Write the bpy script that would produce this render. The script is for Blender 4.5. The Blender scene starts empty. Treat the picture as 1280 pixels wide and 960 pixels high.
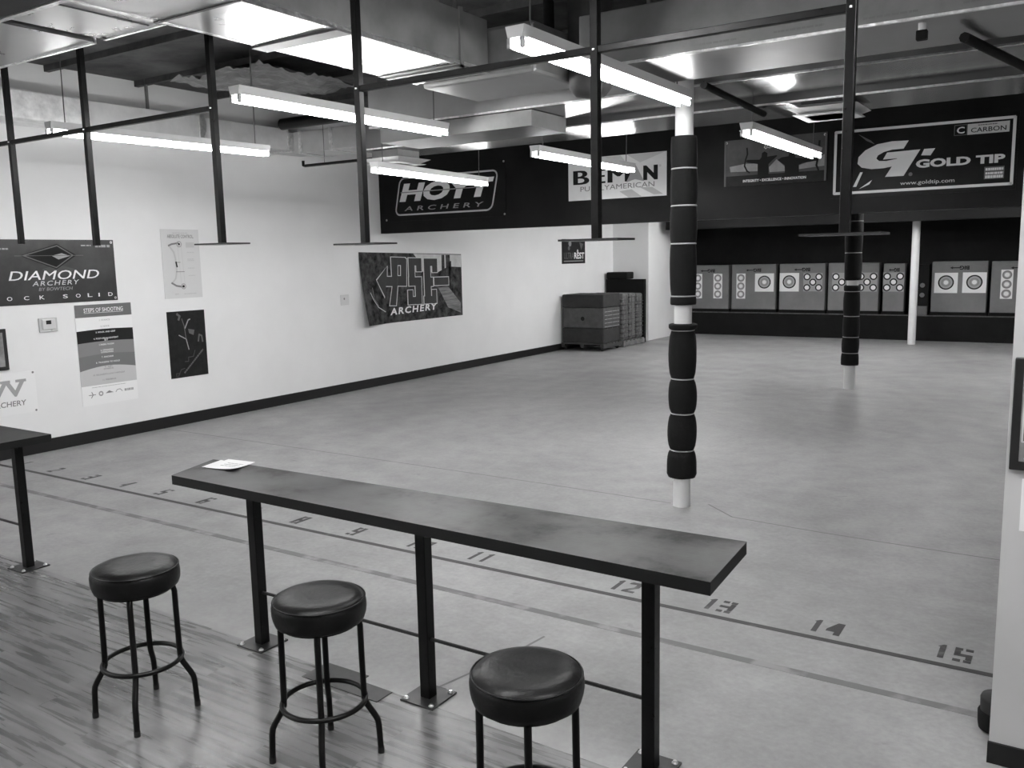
import bpy, bmesh, math, random
from mathutils import Vector as V, Matrix
random.seed(7)
C = bpy.context.scene.collection
SC = bpy.context.scene
PI = math.pi

# ---------------------------------------------------------------- materials
def mat(name, col, rough=0.6, metal=0.0, var=0.0, scale=4.0, bump=0.0, bscale=30.0, rvar=0.0, stretch=(1, 1, 1), spec=0.5, band=.2, svar=None):
    m = bpy.data.materials.new(name); m.use_nodes = True
    nt = m.node_tree; N = nt.nodes; L = nt.links
    b = N['Principled BSDF']
    b.inputs['Base Color'].default_value = (col, col, col, 1)
    b.inputs['Roughness'].default_value = rough
    b.inputs['Metallic'].default_value = metal
    b.inputs['Specular IOR Level'].default_value = spec
    if var or bump or rvar:
        tc = N.new('ShaderNodeTexCoord'); mp = N.new('ShaderNodeMapping')
        mp.inputs['Scale'].default_value = stretch
        L.new(tc.outputs['Object'], mp.inputs['Vector'])
    if var or rvar:
        n = N.new('ShaderNodeTexNoise'); n.inputs['Scale'].default_value = scale
        n.inputs['Detail'].default_value = 6; n.inputs['Roughness'].default_value = 0.62
        L.new(mp.outputs['Vector'], n.inputs['Vector'])
    if var:
        r = N.new('ShaderNodeMapRange'); r.inputs['From Min'].default_value = 0.5-band; r.inputs['From Max'].default_value = 0.5+band
        r.inputs['To Min'].default_value = max(0, col*(1-var)); r.inputs['To Max'].default_value = min(1, col*(1+var))
        L.new(n.outputs['Fac'], r.inputs['Value'])
        cc = N.new('ShaderNodeCombineColor')
        for k in ('Red', 'Green', 'Blue'): L.new(r.outputs['Result'], cc.inputs[k])
        L.new(cc.outputs['Color'], b.inputs['Base Color'])
    if rvar:
        r = N.new('ShaderNodeMapRange'); r.inputs['From Min'].default_value = 0.3; r.inputs['From Max'].default_value = 0.7
        r.inputs['To Min'].default_value = max(0.02, rough-rvar); r.inputs['To Max'].default_value = min(1, rough+rvar)
        L.new(n.outputs['Fac'], r.inputs['Value']); L.new(r.outputs['Result'], b.inputs['Roughness'])
    if svar:
        r = N.new('ShaderNodeMapRange'); r.inputs['From Min'].default_value = .40; r.inputs['From Max'].default_value = .66
        r.inputs['To Min'].default_value = svar[0]; r.inputs['To Max'].default_value = svar[1]
        L.new(n.outputs['Fac'], r.inputs['Value']); L.new(r.outputs['Result'], b.inputs['Specular IOR Level'])
    if bump:
        n2 = N.new('ShaderNodeTexNoise'); n2.inputs['Scale'].default_value = bscale; n2.inputs['Detail'].default_value = 4
        L.new(mp.outputs['Vector'], n2.inputs['Vector'])
        bp = N.new('ShaderNodeBump'); bp.inputs['Strength'].default_value = bump; bp.inputs['Distance'].default_value = 0.02
        L.new(n2.outputs['Fac'], bp.inputs['Height']); L.new(bp.outputs['Normal'], b.inputs['Normal'])
    return m

def emit(name, s):
    m = bpy.data.materials.new(name); m.use_nodes = True
    b = m.node_tree.nodes['Principled BSDF']
    b.inputs['Base Color'].default_value = (.9, .9, .9, 1)
    b.inputs['Emission Color'].default_value = (1, 1, 1, 1); b.inputs['Emission Strength'].default_value = s
    return m

def concrete_mat():
    m = mat('concrete', 0.4, 0.5)
    nt = m.node_tree; N = nt.nodes; L = nt.links; b = N['Principled BSDF']
    tc = N.new('ShaderNodeTexCoord')
    def noise(s, det, rgh=.6, dist=0.0):
        n = N.new('ShaderNodeTexNoise'); n.inputs['Scale'].default_value = s; n.inputs['Detail'].default_value = det
        n.inputs['Roughness'].default_value = rgh; n.inputs['Distortion'].default_value = dist
        L.new(tc.outputs['Object'], n.inputs['Vector']); return n.outputs['Fac']
    def mr(x, a, bb, c, d):
        r = N.new('ShaderNodeMapRange'); r.inputs['From Min'].default_value = a; r.inputs['From Max'].default_value = bb
        r.inputs['To Min'].default_value = c; r.inputs['To Max'].default_value = d; L.new(x, r.inputs['Value']); return r.outputs['Result']
    def mul(x, y):
        k = N.new('ShaderNodeMath'); k.operation = 'MULTIPLY'; L.new(x, k.inputs[0]); L.new(y, k.inputs[1]); return k.outputs[0]
    big = mr(noise(.35, 3), .3, .7, .80, 1.14)
    mid = mr(noise(3.2, 8, .68, .1), .3, .72, .82, 1.12)
    fine = mr(noise(28, 5), .3, .7, .90, 1.08)
    spots = mr(noise(5, 3, .6), .24, .33, .74, 1.0)
    sp = N.new('ShaderNodeSeparateXYZ'); L.new(tc.outputs['Object'], sp.inputs[0])
    far = N.new('ShaderNodeMath'); far.operation = 'ADD'
    w = N.new('ShaderNodeMath'); w.operation = 'MULTIPLY'; w.inputs[1].default_value = 1.6
    L.new(noise(.8, 3), w.inputs[0]); L.new(sp.outputs['Y'], far.inputs[0]); L.new(w.outputs[0], far.inputs[1])
    dark = mr(far.outputs[0], 6.8, 9.2, 1.0, .92)      # concrete slightly darker down range
    v = mul(mul(mul(big, mid), mul(fine, spots)), dark)
    k = N.new('ShaderNodeMath'); k.operation = 'MULTIPLY'; k.inputs[1].default_value = CONC; L.new(v, k.inputs[0])
    cc = N.new('ShaderNodeCombineColor')
    for q in ('Red', 'Green', 'Blue'): L.new(k.outputs[0], cc.inputs[q])
    L.new(cc.outputs['Color'], b.inputs['Base Color'])
    L.new(mr(noise(1.5, 5), .3, .7, .42, .62), b.inputs['Roughness'])
    bp = N.new('ShaderNodeBump'); bp.inputs['Strength'].default_value = .12; bp.inputs['Distance'].default_value = .01
    L.new(noise(14, 6), bp.inputs['Height']); L.new(bp.outputs['Normal'], b.inputs['Normal'])
    return m

def wood_mat():
    m = mat('plank_floor', 0.2, 0.3)
    nt = m.node_tree; N = nt.nodes; L = nt.links; b = N['Principled BSDF']
    tc = N.new('ShaderNodeTexCoord')
    br = N.new('ShaderNodeTexBrick'); br.inputs['Scale'].default_value = 1
    br.inputs['Brick Width'].default_value = 1.25; br.inputs['Row Height'].default_value = .13
    br.inputs['Mortar Size'].default_value = .0015; br.inputs['Mortar Smooth'].default_value = .3
    br.inputs['Color1'].default_value = (.0, .0, .0, 1); br.inputs['Color2'].default_value = (1, 1, 1, 1); br.inputs['Mortar'].default_value = (0, 0, 0, 1)
    br.offset = .37
    L.new(tc.outputs['Object'], br.inputs['Vector'])
    mp = N.new('ShaderNodeMapping'); mp.inputs['Scale'].default_value = (1.1, 17, 1); L.new(tc.outputs['Object'], mp.inputs['Vector'])
    ad = N.new('ShaderNodeVectorMath'); ad.operation = 'ADD'
    sc = N.new('ShaderNodeVectorMath'); sc.operation = 'SCALE'; sc.inputs['Scale'].default_value = 6
    L.new(br.outputs['Color'], sc.inputs[0]); L.new(mp.outputs['Vector'], ad.inputs[0]); L.new(sc.outputs[0], ad.inputs[1])
    n = N.new('ShaderNodeTexNoise'); n.inputs['Scale'].default_value = 1.6; n.inputs['Detail'].default_value = 7; n.inputs['Distortion'].default_value = .35
    L.new(ad.outputs[0], n.inputs['Vector'])
    cr = N.new('ShaderNodeValToRGB'); e = cr.color_ramp.elements
    e[0].position = .28; e[0].color = (.055*WD, .055*WD, .055*WD, 1); e[1].position = .72; e[1].color = (.27*WD, .27*WD, .27*WD, 1)
    L.new(n.outputs['Fac'], cr.inputs['Fac'])
    mx = N.new('ShaderNodeMixRGB'); mx.blend_type = 'MULTIPLY'; mx.inputs['Fac'].default_value = .35
    L.new(cr.outputs['Color'], mx.inputs[1])
    r2 = N.new('ShaderNodeMapRange'); r2.inputs['To Min'].default_value = .55; r2.inputs['To Max'].default_value = 1.25
    L.new(br.outputs['Color'], r2.inputs['Value'])
    cc = N.new('ShaderNodeCombineColor')
    for q in ('Red', 'Green', 'Blue'): L.new(r2.outputs['Result'], cc.inputs[q])
    L.new(cc.outputs['Color'], mx.inputs[2]); L.new(mx.outputs['Color'], b.inputs['Base Color'])
    r3 = N.new('ShaderNodeMapRange'); r3.inputs['To Min'].default_value = .2; r3.inputs['To Max'].default_value = .36
    L.new(n.outputs['Fac'], r3.inputs['Value']); L.new(r3.outputs['Result'], b.inputs['Roughness'])
    bp = N.new('ShaderNodeBump'); bp.inputs['Strength'].default_value = .25; bp.inputs['Distance'].default_value = .004
    L.new(n.outputs['Fac'], bp.inputs['Height']); L.new(bp.outputs['Normal'], b.inputs['Normal'])
    return m

def worn_line_mat(name, col, base, thr):
    m = mat(name, col, .6)
    nt = m.node_tree; N = nt.nodes; L = nt.links; b = N['Principled BSDF']
    tc = N.new('ShaderNodeTexCoord'); n = N.new('ShaderNodeTexNoise'); n.inputs['Scale'].default_value = 5; n.inputs['Detail'].default_value = 8
    L.new(tc.outputs['Object'], n.inputs['Vector'])
    r = N.new('ShaderNodeMapRange'); r.inputs['From Min'].default_value = thr; r.inputs['From Max'].default_value = thr+.14
    r.inputs['To Min'].default_value = col; r.inputs['To Max'].default_value = base
    L.new(n.outputs['Fac'], r.inputs['Value']); cc = N.new('ShaderNodeCombineColor')
    for q in ('Red', 'Green', 'Blue'): L.new(r.outputs['Result'], cc.inputs[q])
    L.new(cc.outputs['Color'], b.inputs['Base Color']); return m

CONC = 0.30; WD = .72; EMIT = 26.0
M = dict(
    white_wall=mat('white_paint', .78, .75, var=.03, scale=1.2), grey_wall=mat('grey_paint', .45, .7, var=.04, scale=1.5),
    black_wall=mat('black_paint', .008, .45, var=.6, scale=1.4, rvar=.1, spec=.14), black_flat=mat('black_flat', .007, .8, var=.3, scale=3, spec=.2),
    base=mat('base_vinyl', .009, .5, spec=.3), ceil=mat('ceiling_deck', .10, .8, var=.5, scale=2.2, bump=.3, bscale=9),
    joist=mat('joist_steel', .07, .6, var=.4, scale=6),
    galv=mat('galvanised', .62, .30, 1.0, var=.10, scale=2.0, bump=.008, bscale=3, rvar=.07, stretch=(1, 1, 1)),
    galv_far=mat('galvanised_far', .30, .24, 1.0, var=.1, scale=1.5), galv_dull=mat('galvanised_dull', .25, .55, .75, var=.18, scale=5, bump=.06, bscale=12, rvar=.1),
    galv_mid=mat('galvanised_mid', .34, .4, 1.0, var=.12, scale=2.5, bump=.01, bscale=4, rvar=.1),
    foil=mat('foil_tape', .8, .3, 1.0, var=.3, scale=20, bump=.25, bscale=40),
    duct_light=mat('duct_light', .62, .38, .35, var=.12, scale=4, bump=.05, bscale=10), foil_bright=mat('foil_bright', .85, .35, .5, var=.2, scale=9, bump=.2, bscale=25), wrap=mat('foil_wrap', .28, .5, .7, var=.2, scale=6, bump=.35, bscale=14),
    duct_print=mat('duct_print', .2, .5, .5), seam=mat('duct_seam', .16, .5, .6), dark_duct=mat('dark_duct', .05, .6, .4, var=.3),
    fixture=mat('fixture_enamel', .75, .4), tube=emit('fluorescent_tube', EMIT), tube_range_fill=emit('range_fill_tube', EMIT*2.0), tube_shop_fill=emit('shop_fill_tube', EMIT*2.7), wire=mat('wire', .12, .5, .5), cap=mat('lamp_cap', .4, .3, .9),  # range and shop tubes: stronger emission for the added unseen fixtures
    black_steel=mat('black_steel', .004, .33, .0, var=.3, scale=30, rvar=.06, spec=.2), rebar=mat('rebar', .02, .5, .3, bump=.8, bscale=200),
    plate=mat('plate_steel', .022, .4, .3, var=.4, scale=14), bolt=mat('bolt_zinc', .6, .3, 1.0),
    top=mat('worn_tabletop', .014, .40, var=.6, scale=1.9, rvar=.08, svar=(.08, .62), bump=.02, bscale=60), top_edge=mat('tabletop_edge', .007, .55, spec=.25),
    vinyl=mat('black_vinyl', .005, .36, spec=.2, bump=.12, bscale=26, rvar=.06, var=.3, scale=8), tubular=mat('stool_tube', .004, .34, spec=.22),
    rubber=mat('rubber', .012, .7), batting=mat('seat_batting', .3, .9),
    white_pillar=mat('pillar_enamel', .78, .5, var=.04, scale=6), foam_black=mat('black_foam', .008, .8, spec=.2, bump=.2, bscale=40),
    strap=mat('grey_tape', .42, .5), paper=mat('paper', .82, .7), paper_grey=mat('paper_grey', .52, .7), paper_off=mat('paper_off', .62, .7),
    ink=mat('ink', .008, .65, spec=.25), ink_soft=mat('ink_soft', .2, .6), ink_mid=mat('ink_mid', .35, .6), ink_pale=mat('ink_pale', .5, .6),
    white_ink=mat('white_ink', .8, .5), light_ink=mat('light_ink', .55, .5), gold_ink=mat('banner_grey', .75, .5), grey_ink=mat('grey_ink', .30, .5), dim_ink=mat('dim_ink', .10, .5),
    faint_ink=mat('faint_ink', .045, .5),
    vinyl_black=mat('banner_black', .007, .4, var=.4, scale=3, spec=.14), vinyl_dark=mat('banner_dark', .022, .35, var=.6, scale=3.0),
    vinyl_white=mat('banner_white', .80, .3, var=.05), vinyl_glow=mat('banner_glow', .28, .4, var=.3, scale=5),
    photo=mat('print_foliage', .016, .6, var=4.0, scale=7, band=.15, spec=.1, stretch=(1, 1, 1.0)), photo_sky=mat('print_sky', .5, .5, var=.2, scale=6), photo_sil=mat('print_dusk', .05, .45, var=.5, scale=2.5),
    photo_dark=mat('print_dark', .008, .5, spec=.25, var=.6, scale=9), photo_road=mat('print_road', .17, .5, var=.7, scale=8, stretch=(1, .25, 3)),
    target=mat('target_foam', .17, .85, var=.12, scale=3, bump=.1, bscale=60), target_dark=mat('target_black_foam', .007, .85, spec=.2),
    block_dark=mat('layered_foam_dark', .022, .8, var=.3, scale=6, bump=.2, bscale=50), block_mid=mat('layered_foam_grey', .07, .8, var=.25, scale=8, bump=.2, bscale=50),
    block_old=mat('worn_foam', .10, .9, var=.7, scale=14, bump=.5, bscale=25), pallet=mat('pallet_wood', .12, .8, var=.4, scale=5, stretch=(8, 1, 1)), pallet_dark=mat('dolly_wood', .04, .8, var=.3),
    plastic_white=mat('white_plastic', .62, .5), plastic_grey=mat('grey_plastic', .50, .5), glass_dark=mat('dark_screen', .03, .15), frame=mat('black_frame', .010, .4),  # greyer plastic for vent louvres and the thermostat back plate
    num=worn_line_mat('stencil_paint', .03, .16, .56), line=worn_line_mat('black_line_paint', .035, .16, .6), line2=worn_line_mat('worn_line_paint', .135, .25, .50),
    crack=mat('joint_dark', .17, .8),
    concrete=None, wood=None, sky_grey=mat('print_grey', .2, .5, var=.5, scale=6), logo_grey=mat('logo_grey', .045, .6, spec=.15, var=.2, scale=2),
)
M['concrete'] = concrete_mat(); M['wood'] = wood_mat()

# ---------------------------------------------------------------- mesh builder
class Fr:                                   # a flat frame: origin, right, up
    def __init__(s, o, u, w): s.o = V(o); s.u = V(u).normalized(); s.w = V(w).normalized(); s.n = s.u.cross(s.w)
    def p(s, a, b, d=0): return s.o + s.u*a + s.w*b + s.n*d

class MB:
    def __init__(s): s.v = []; s.f = []; s.mi = []; s.sm = []; s.mats = []
    def m(s, mt):
        if mt not in s.mats: s.mats.append(mt)
        return s.mats.index(mt)
    def add(s, vs, fs, mt, smooth=False):
        k = len(s.v); s.v += [V(p) for p in vs]; i = s.m(mt)
        for f in fs: s.f.append([k+a for a in f]); s.mi.append(i); s.sm.append(smooth)
        return s
    def box(s, x0, y0, z0, x1, y1, z1, mt):
        return s.hexa([(x0, y0, z0), (x1, y0, z0), (x1, y1, z0), (x0, y1, z0), (x0, y0, z1), (x1, y0, z1), (x1, y1, z1), (x0, y1, z1)], mt)
    def hexa(s, c, mt):
        return s.add(c, [(3, 2, 1, 0), (4, 5, 6, 7), (0, 1, 5, 4), (1, 2, 6, 5), (2, 3, 7, 6), (3, 0, 4, 7)], mt)
    def cbox(s, x0, y0, z0, x1, y1, z1, mt, c=.01):     # box with chamfered edges
        bm = bmesh.new(); bmesh.ops.create_cube(bm, size=1)
        for q in bm.verts: q.co = V((x0+(q.co.x+.5)*(x1-x0), y0+(q.co.y+.5)*(y1-y0), z0+(q.co.z+.5)*(z1-z0)))
        bmesh.ops.bevel(bm, geom=bm.edges[:], offset=c, segments=2, affect='EDGES', profile=.5)
        bm.verts.index_update(); vs = [q.co.copy() for q in bm.verts]; fs = [[q.index for q in f.verts] for f in bm.faces]; bm.free()
        return s.add(vs, fs, mt)
    def tube(s, pts, r, mt, n=10, caps=True):
        pts = [V(p) for p in pts]; rs = r if isinstance(r, (list, tuple)) else [r]*len(pts)
        k = len(pts); vs = []; fs = []; ref = None
        for i, p in enumerate(pts):
            a = (pts[min(i+1, k-1)]-pts[max(i-1, 0)]).normalized()
            if ref is None: ref = a.orthogonal().normalized()
            ref = (ref-a*ref.dot(a)).normalized(); b = a.cross(ref)
            for j in range(n):
                t = 2*PI*j/n; vs.append(p+(ref*math.cos(t)+b*math.sin(t))*rs[i])
        for i in range(k-1):
            for j in range(n): fs.append((i*n+j, i*n+(j+1) % n, (i+1)*n+(j+1) % n, (i+1)*n+j))
        s.add(vs, fs, mt, True)
        if caps: s.add(vs[:n], [list(range(n))[::-1]], mt); s.add(vs[-n:], [list(range(n))], mt)
        return s
    def loop(s, c, R, r, mt, n=40, k=10):       # horizontal ring
        c = V(c); vs = []; fs = []
        for i in range(n):
            t = 2*PI*i/n
            for j in range(k):
                q = 2*PI*j/k; vs.append(c+V(((R+r*math.cos(q))*math.cos(t), (R+r*math.cos(q))*math.sin(t), r*math.sin(q))))
        for i in range(n):
            for j in range(k): fs.append((i*k+j, ((i+1) % n)*k+j, ((i+1) % n)*k+(j+1) % k, i*k+(j+1) % k))
        return s.add(vs, fs, mt, True)
    def lathe(s, c, prof, mt, n=28, wob=None):  # profile of (radius, z)
        c = V(c); vs = []; fs = []; k = len(prof)
        for r, z in prof:
            for j in range(n):
                t = 2*PI*j/n; rr = r*(1+(wob(t, z) if wob else 0)); vs.append(c+V((rr*math.cos(t), rr*math.sin(t), z)))
        for i in range(k-1):
            for j in range(n): fs.append((i*n+j, i*n+(j+1) % n, (i+1)*n+(j+1) % n, (i+1)*n+j))
        s.add(vs, fs, mt, True)
        s.add(vs[:n], [list(range(n))[::-1]], mt); s.add(vs[-n:], [list(range(n))], mt); return s
    # flat shapes on a frame
    def prect(s, F, a0, b0, a1, b1, d0, d1, mt):
        c = [F.p(a0, b0, d0), F.p(a1, b0, d0), F.p(a1, b1, d0), F.p(a0, b1, d0), F.p(a0, b0, d1), F.p(a1, b0, d1), F.p(a1, b1, d1), F.p(a0, b1, d1)]
        return s.hexa(c, mt)
    def poly(s, F, pts, d, mt):
        A = sum(pts[i][0]*pts[(i+1) % len(pts)][1]-pts[(i+1) % len(pts)][0]*pts[i][1] for i in range(len(pts)))
        if A < 0: pts = pts[::-1]
        return s.add([F.p(a, b, d) for a, b in pts], [list(range(len(pts)))], mt)
    def ring(s, F, a, b, r0, r1, d, mt, n=32):
        if r0 <= 0: return s.poly(F, [(a+r1*math.cos(2*PI*i/n), b+r1*math.sin(2*PI*i/n)) for i in range(n)], d, mt)
        vs = []; fs = []
        for i in range(n):
            t = 2*PI*i/n; vs += [F.p(a+r0*math.cos(t), b+r0*math.sin(t), d), F.p(a+r1*math.cos(t), b+r1*math.sin(t), d)]
        for i in range(n): j = (i+1) % n; fs.append((2*i, 2*i+1, 2*j+1, 2*j))
        return s.add(vs, fs, mt)
    def stroke(s, F, pts, w, d, mt, closed=False):
        seg = list(zip(pts, pts[1:]+pts[:1])) if closed else list(zip(pts, pts[1:]))
        for (a, b), (c, e) in seg:
            l = math.hypot(c-a, e-b) or 1; x, y = (c-a)/l, (e-b)/l; h = w/2
            s.add([F.p(a-x*h*.5+y*h, b-y*h*.5-x*h, d), F.p(c+x*h*.5+y*h, e+y*h*.5-x*h, d), F.p(c+x*h*.5-y*h, e+y*h*.5+x*h, d), F.p(a-x*h*.5-y*h, b-y*h*.5+x*h, d)], [(0, 1, 2, 3)], mt)
        return s
    def text(s, F, body, a, b, w, h, d, mt, bold=0.0, shear=0.0, skew=0.0, spacing=1.0):
        """writing fitted into the box a..a+w, b..b+h on frame F; skew raises the baseline across the width"""
        cu = bpy.data.curves.new('lettering', 'FONT'); cu.body = body; cu.size = 1; twin = bold if any(c in 'MWmw' for c in body) else 0; cu.offset = 0 if twin else bold; cu.shear = shear; cu.resolution_u = 3
        cu.space_character = spacing
        o = bpy.data.objects.new('lettering', cu); C.objects.link(o)
        dg = bpy.context.evaluated_depsgraph_get(); me = bpy.data.meshes.new_from_object(o.evaluated_get(dg))
        vs = [q.co.copy() for q in me.vertices]; fs = [list(p.vertices) for p in me.polygons]
        bpy.data.objects.remove(o); bpy.data.curves.remove(cu); bpy.data.meshes.remove(me)
        x0, x1 = min(q.x for q in vs), max(q.x for q in vs); y0, y1 = min(q.y for q in vs), max(q.y for q in vs)
        out = []
        for q in vs:
            u = (q.x-x0)/(x1-x0); out.append(F.p(a+u*w, b+(q.y-y0)/(y1-y0)*h+skew*u, d))
        if twin:                                # thicken by a shifted second strike
            for q in (1, 2): s.add([p+F.u*(twin*h*.7*q)+F.n*(.0002*q) for p in out], fs, mt)
        return s.add(out, fs, mt)
    def dashes(s, F, a, b, w, h, d, mt, n=6):   # lines of print too small to read
        r = random.Random(int(a*1000+b*777)); x = a
        while x < a+w-.001:
            l = min(r.uniform(.5, 1.6)*w/n, a+w-x); s.prect(F, x, b, x+l*.82, b+h, d-.0005, d, mt); x += l
        return s
    def deform(s, fn): s.v = [fn(p) for p in s.v]; return s
    def build(s, name, parent=None, loc=None, bevel=0.0, label=None):
        o0 = V(loc) if loc is not None else (WO[parent] if parent else V((0, 0, 0)))
        base = WO[parent] if parent else V((0, 0, 0))
        me = bpy.data.meshes.new(name); me.from_pydata([tuple(p-o0) for p in s.v], [], s.f)
        for mt in s.mats: me.materials.append(mt)
        for p, i, q in zip(me.polygons, s.mi, s.sm): p.material_index = i; p.use_smooth = q
        me.update()
        o = bpy.data.objects.new(name, me); C.objects.link(o); o.location = o0-base
        if parent: o.parent = parent
        WO[o] = o0
        if bevel:
            b = o.modifiers.new('bevel', 'BEVEL'); b.width = bevel; b.segments = 2; b.limit_method = 'ANGLE'
        if label: o['label'] = label
        return o
WO = {}

def tag(o, label, cat, group=None):
    o['label'] = label; o['category'] = cat
    if group: o['group'] = group
    return o
def thing(name, label, cat, loc, group=None):
    o = bpy.data.objects.new(name, None); C.objects.link(o); o.location = loc; o.empty_display_size = .1
    WO[o] = V(loc); return tag(o, label, cat, group)
def struct(o): o['kind'] = 'structure'; return o
def copy_tree(o, parent=None):
    c = o.copy(); C.objects.link(c)
    if parent: c.parent = parent; c.matrix_parent_inverse = o.matrix_parent_inverse
    for ch in o.children: copy_tree(ch, c)
    return c

# ---------------------------------------------------------------- room shell
XL, XR, YB, YF, ZC = -10.15, 3.0, -4.5, 23.4, 4.45
SOF = 11.53                                 # face of the hanging black wall
WOODY = 3.06
fl = struct(MB().box(XL-.3, WOODY, -.2, XR, YF, 0, M['concrete']).build('floor', loc=(-4, 10, 0)))
wd = struct(MB().add([(XL-.3, YB, -.2), (XR, YB, -.2), (XR, 2.96, -.2), (XL-.3, 3.3, -.2), (XL-.3, YB, .003), (XR, YB, .003), (XR, 2.96, .003), (XL-.3, 3.3, .003)],
    [(3, 2, 1, 0), (4, 5, 6, 7), (0, 1, 5, 4), (1, 2, 6, 5), (2, 3, 7, 6), (3, 0, 4, 7)], M['wood']).build('floor', loc=(0, 0, 0)))
ce = struct(MB().box(XL-.3, YB, ZC, XR, YF, ZC+.2, M['ceil']).build('ceiling', loc=(-4, 8, ZC)))
for i in range(10):
    y = 2.4+i*1.15
    MB().box(XL, y, ZC-.07, XR, y+.06, ZC, M['joist']).build('joist', ce)
struct(MB().box(XL-.3, YB, 0, XL, YF, ZC, M['white_wall']).build('wall_left'))
struct(MB().box(XL, YF-.05, 0, XR, YF+.2, ZC, M['black_wall']).build('wall_back'))
struct(MB().box(XL, YB-.2, 0, XR, YB, ZC, M['grey_wall']).build('wall_rear'))
struct(MB().box(XR, YB-.2, 0, XR+.2, YF, ZC, M['grey_wall']).build('wall_right'))
struct(MB().box(XL, SOF, 2.61, XR, SOF+.16, ZC, M['black_wall']).build('wall_hanging'))
struct(MB().box(XL, 20.42, 0, -9.16, YF, 3.4, M['white_wall']).build('wall_alcove'))
struct(MB().box(-8.95, 21.0, 2.77, XR, 21.25, 3.6, M['black_flat']).build('trim_1'))
struct(MB().box(XL, SOF+.16, 3.6, XR, YF, 3.75, M['black_flat']).build('ceiling', label='lower black ceiling over the target end of the room'))
struct(MB().box(XL, YB, 0, XL+.02, 20.42, .148, M['base']).build('baseboard_left'))
PY = 3.95
struct(MB().box(-.212, PY, 0, XR, PY+.14, 2.455, mat('partition_paint', .50, .7, var=.03, scale=2)).build('wall_partition'))
struct(MB().box(-.216, PY-.014, 0, XR, PY, .092, M['base']).build('baseboard_partition'))
# black platform under the targets
pl = struct(MB().box(-9.15, 22.64, 0, XR, YF-.05, .60, M['black_flat']).build('trim_2'))
MB().box(-9.15, 22.63, .585, XR, 22.66, .61, mat('platform_lip', .07, .6, var=.6, scale=8)).build('edge_lip', pl)

# paint and joints on the concrete
FF = Fr((0, 0, 0), (1, 0, 0), (0, 1, 0))
MB().prect(FF, XL, 4.785, 1.2, 4.828, 0, .0015, M['line']).build('painted_line', fl, label='thin black shooting line across the concrete')
MB().prect(FF, XL, 4.315, 1.2, 4.372, 0, .0015, M['line2']).build('painted_line', fl, label='worn grey line nearer the bar than the black line')
MB().stroke(FF, [(XL, 7.02), (-6.5, 7.0), (-4.2, 6.98), (-2.9, 6.94)], .014, .001, M['crack']).build('floor_joint', fl)
MB().stroke(FF, [(-2.6, 7.06), (-2.3, 6.8), (-1.6, 6.74), (-.9, 6.72), (.9, 6.7)], .014, .001, M['crack']).build('floor_joint', fl)
MB().stroke(FF, [(-2.62, 3.25), (-2.5, 3.75), (-2.46, 4.05)], .016, .001, M['crack']).build('floor_joint', fl)
# stencilled lane numbers (segments with stencil gaps)
SEG = {'0': 'abcdef', '1': 'x', '2': 'abged', '3': 'abgcd', '4': 'fgbc', '5': 'afgcd', '6': 'afgedc', '7': 'abc', '8': 'abcdefg', '9': 'abcdfg'}
def digit(mb, ch, a, b, w, h):
    t = .030; g = .007; y0, y1, ym = b, b+h, b+h/2
    if ch == '1':
        mb.poly(FF, [(a+w/2-t/2, y0), (a+w/2+t/2, y0), (a+w/2+t/2, y1), (a+w/2, y1), (a+w/2-t/2-.012, y1-.03), (a+w/2-t/2, y1-.035)], .0016, M['num']); return
    if ch == '4':
        mb.poly(FF, [(a, y0+.25*h), (a, y0+.42*h), (a+.5*w, y1), (a+.95*w, y1), (a+.95*w, y0), (a+.55*w, y0), (a+.55*w, y0+.25*h)], .0016, M['num']); return
    if ch == '2':
        mb.poly(FF, [(a, y0), (a+w, y0), (a+w, y0+t), (a+.42*w, y0+t), (a+w, y0+.52*h), (a+w, y1-t*.6), (a+.8*w, y1), (a+.15*w, y1), (a, y1-t*.6), (a, y1-t*1.4), (a+.6*w, y1-t*1.2), (a+.6*w, y0+.55*h), (a, y0+t*.9)], .0016, M['num']); return
    R = dict(a=(a, y1-t, a+w, y1), g=(a, ym-t/2, a+w, ym+t/2), d=(a, y0, a+w, y0+t), f=(a, ym+g, a+t, y1-t-g), b=(a+w-t, ym+g, a+w, y1-t-g),
             e=(a, y0+t+g, a+t, ym-g), c=(a+w-t, y0+t+g, a+w, ym-g))
    for k in SEG[ch]:
        x0, yy0, x1, yy1 = R[k]
        if k in 'ad' and ch in '35689':      # stencil bridge in the middle of the bars
            xm = (x0+x1)/2
            mb.prect(FF, x0, yy0, xm-g, yy1, 0, .0016, M['num']); mb.prect(FF, xm+g, yy0, x1, yy1, 0, .0016, M['num'])
        else: mb.prect(FF, x0, yy0, x1, yy1, 0, .0016, M['num'])
for n, x in (('15', -.443), ('14', -1.10), ('13', -1.74), ('12', -2.375), ('11', -3.53), ('10', -4.10), ('9', -4.77), ('8', -5.405), ('7', -6.02), ('6', -6.635), ('5', -7.255), ('4', -7.845), ('3', -8.46), ('2', -9.11), ('1', -9.74)):
    mb = MB()
    if len(n) == 1: digit(mb, n, x-.042, 4.885, .085, .185)
    else: digit(mb, n[0], x-.10, 4.89, .06, .18); digit(mb, n[1], x-.012, 4.89, .088, .18)
    mb.build('lane_number', fl, label='black stencilled number %s painted on the concrete' % n)
# dark plate let into the seam between boards and concrete
mb = MB(); mb.box(-3.30, 2.985, .003, -3.0, 3.17, .007, M['plate']); mb.box(-3.0, 2.985, .003, -2.78, 3.1, .007, M['plate'])
tag(mb.build('floor_plate', loc=(-3.04, 3.07, .003)), 'flat dark metal plate on the floor seam behind the middle stool', 'plate')

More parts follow.
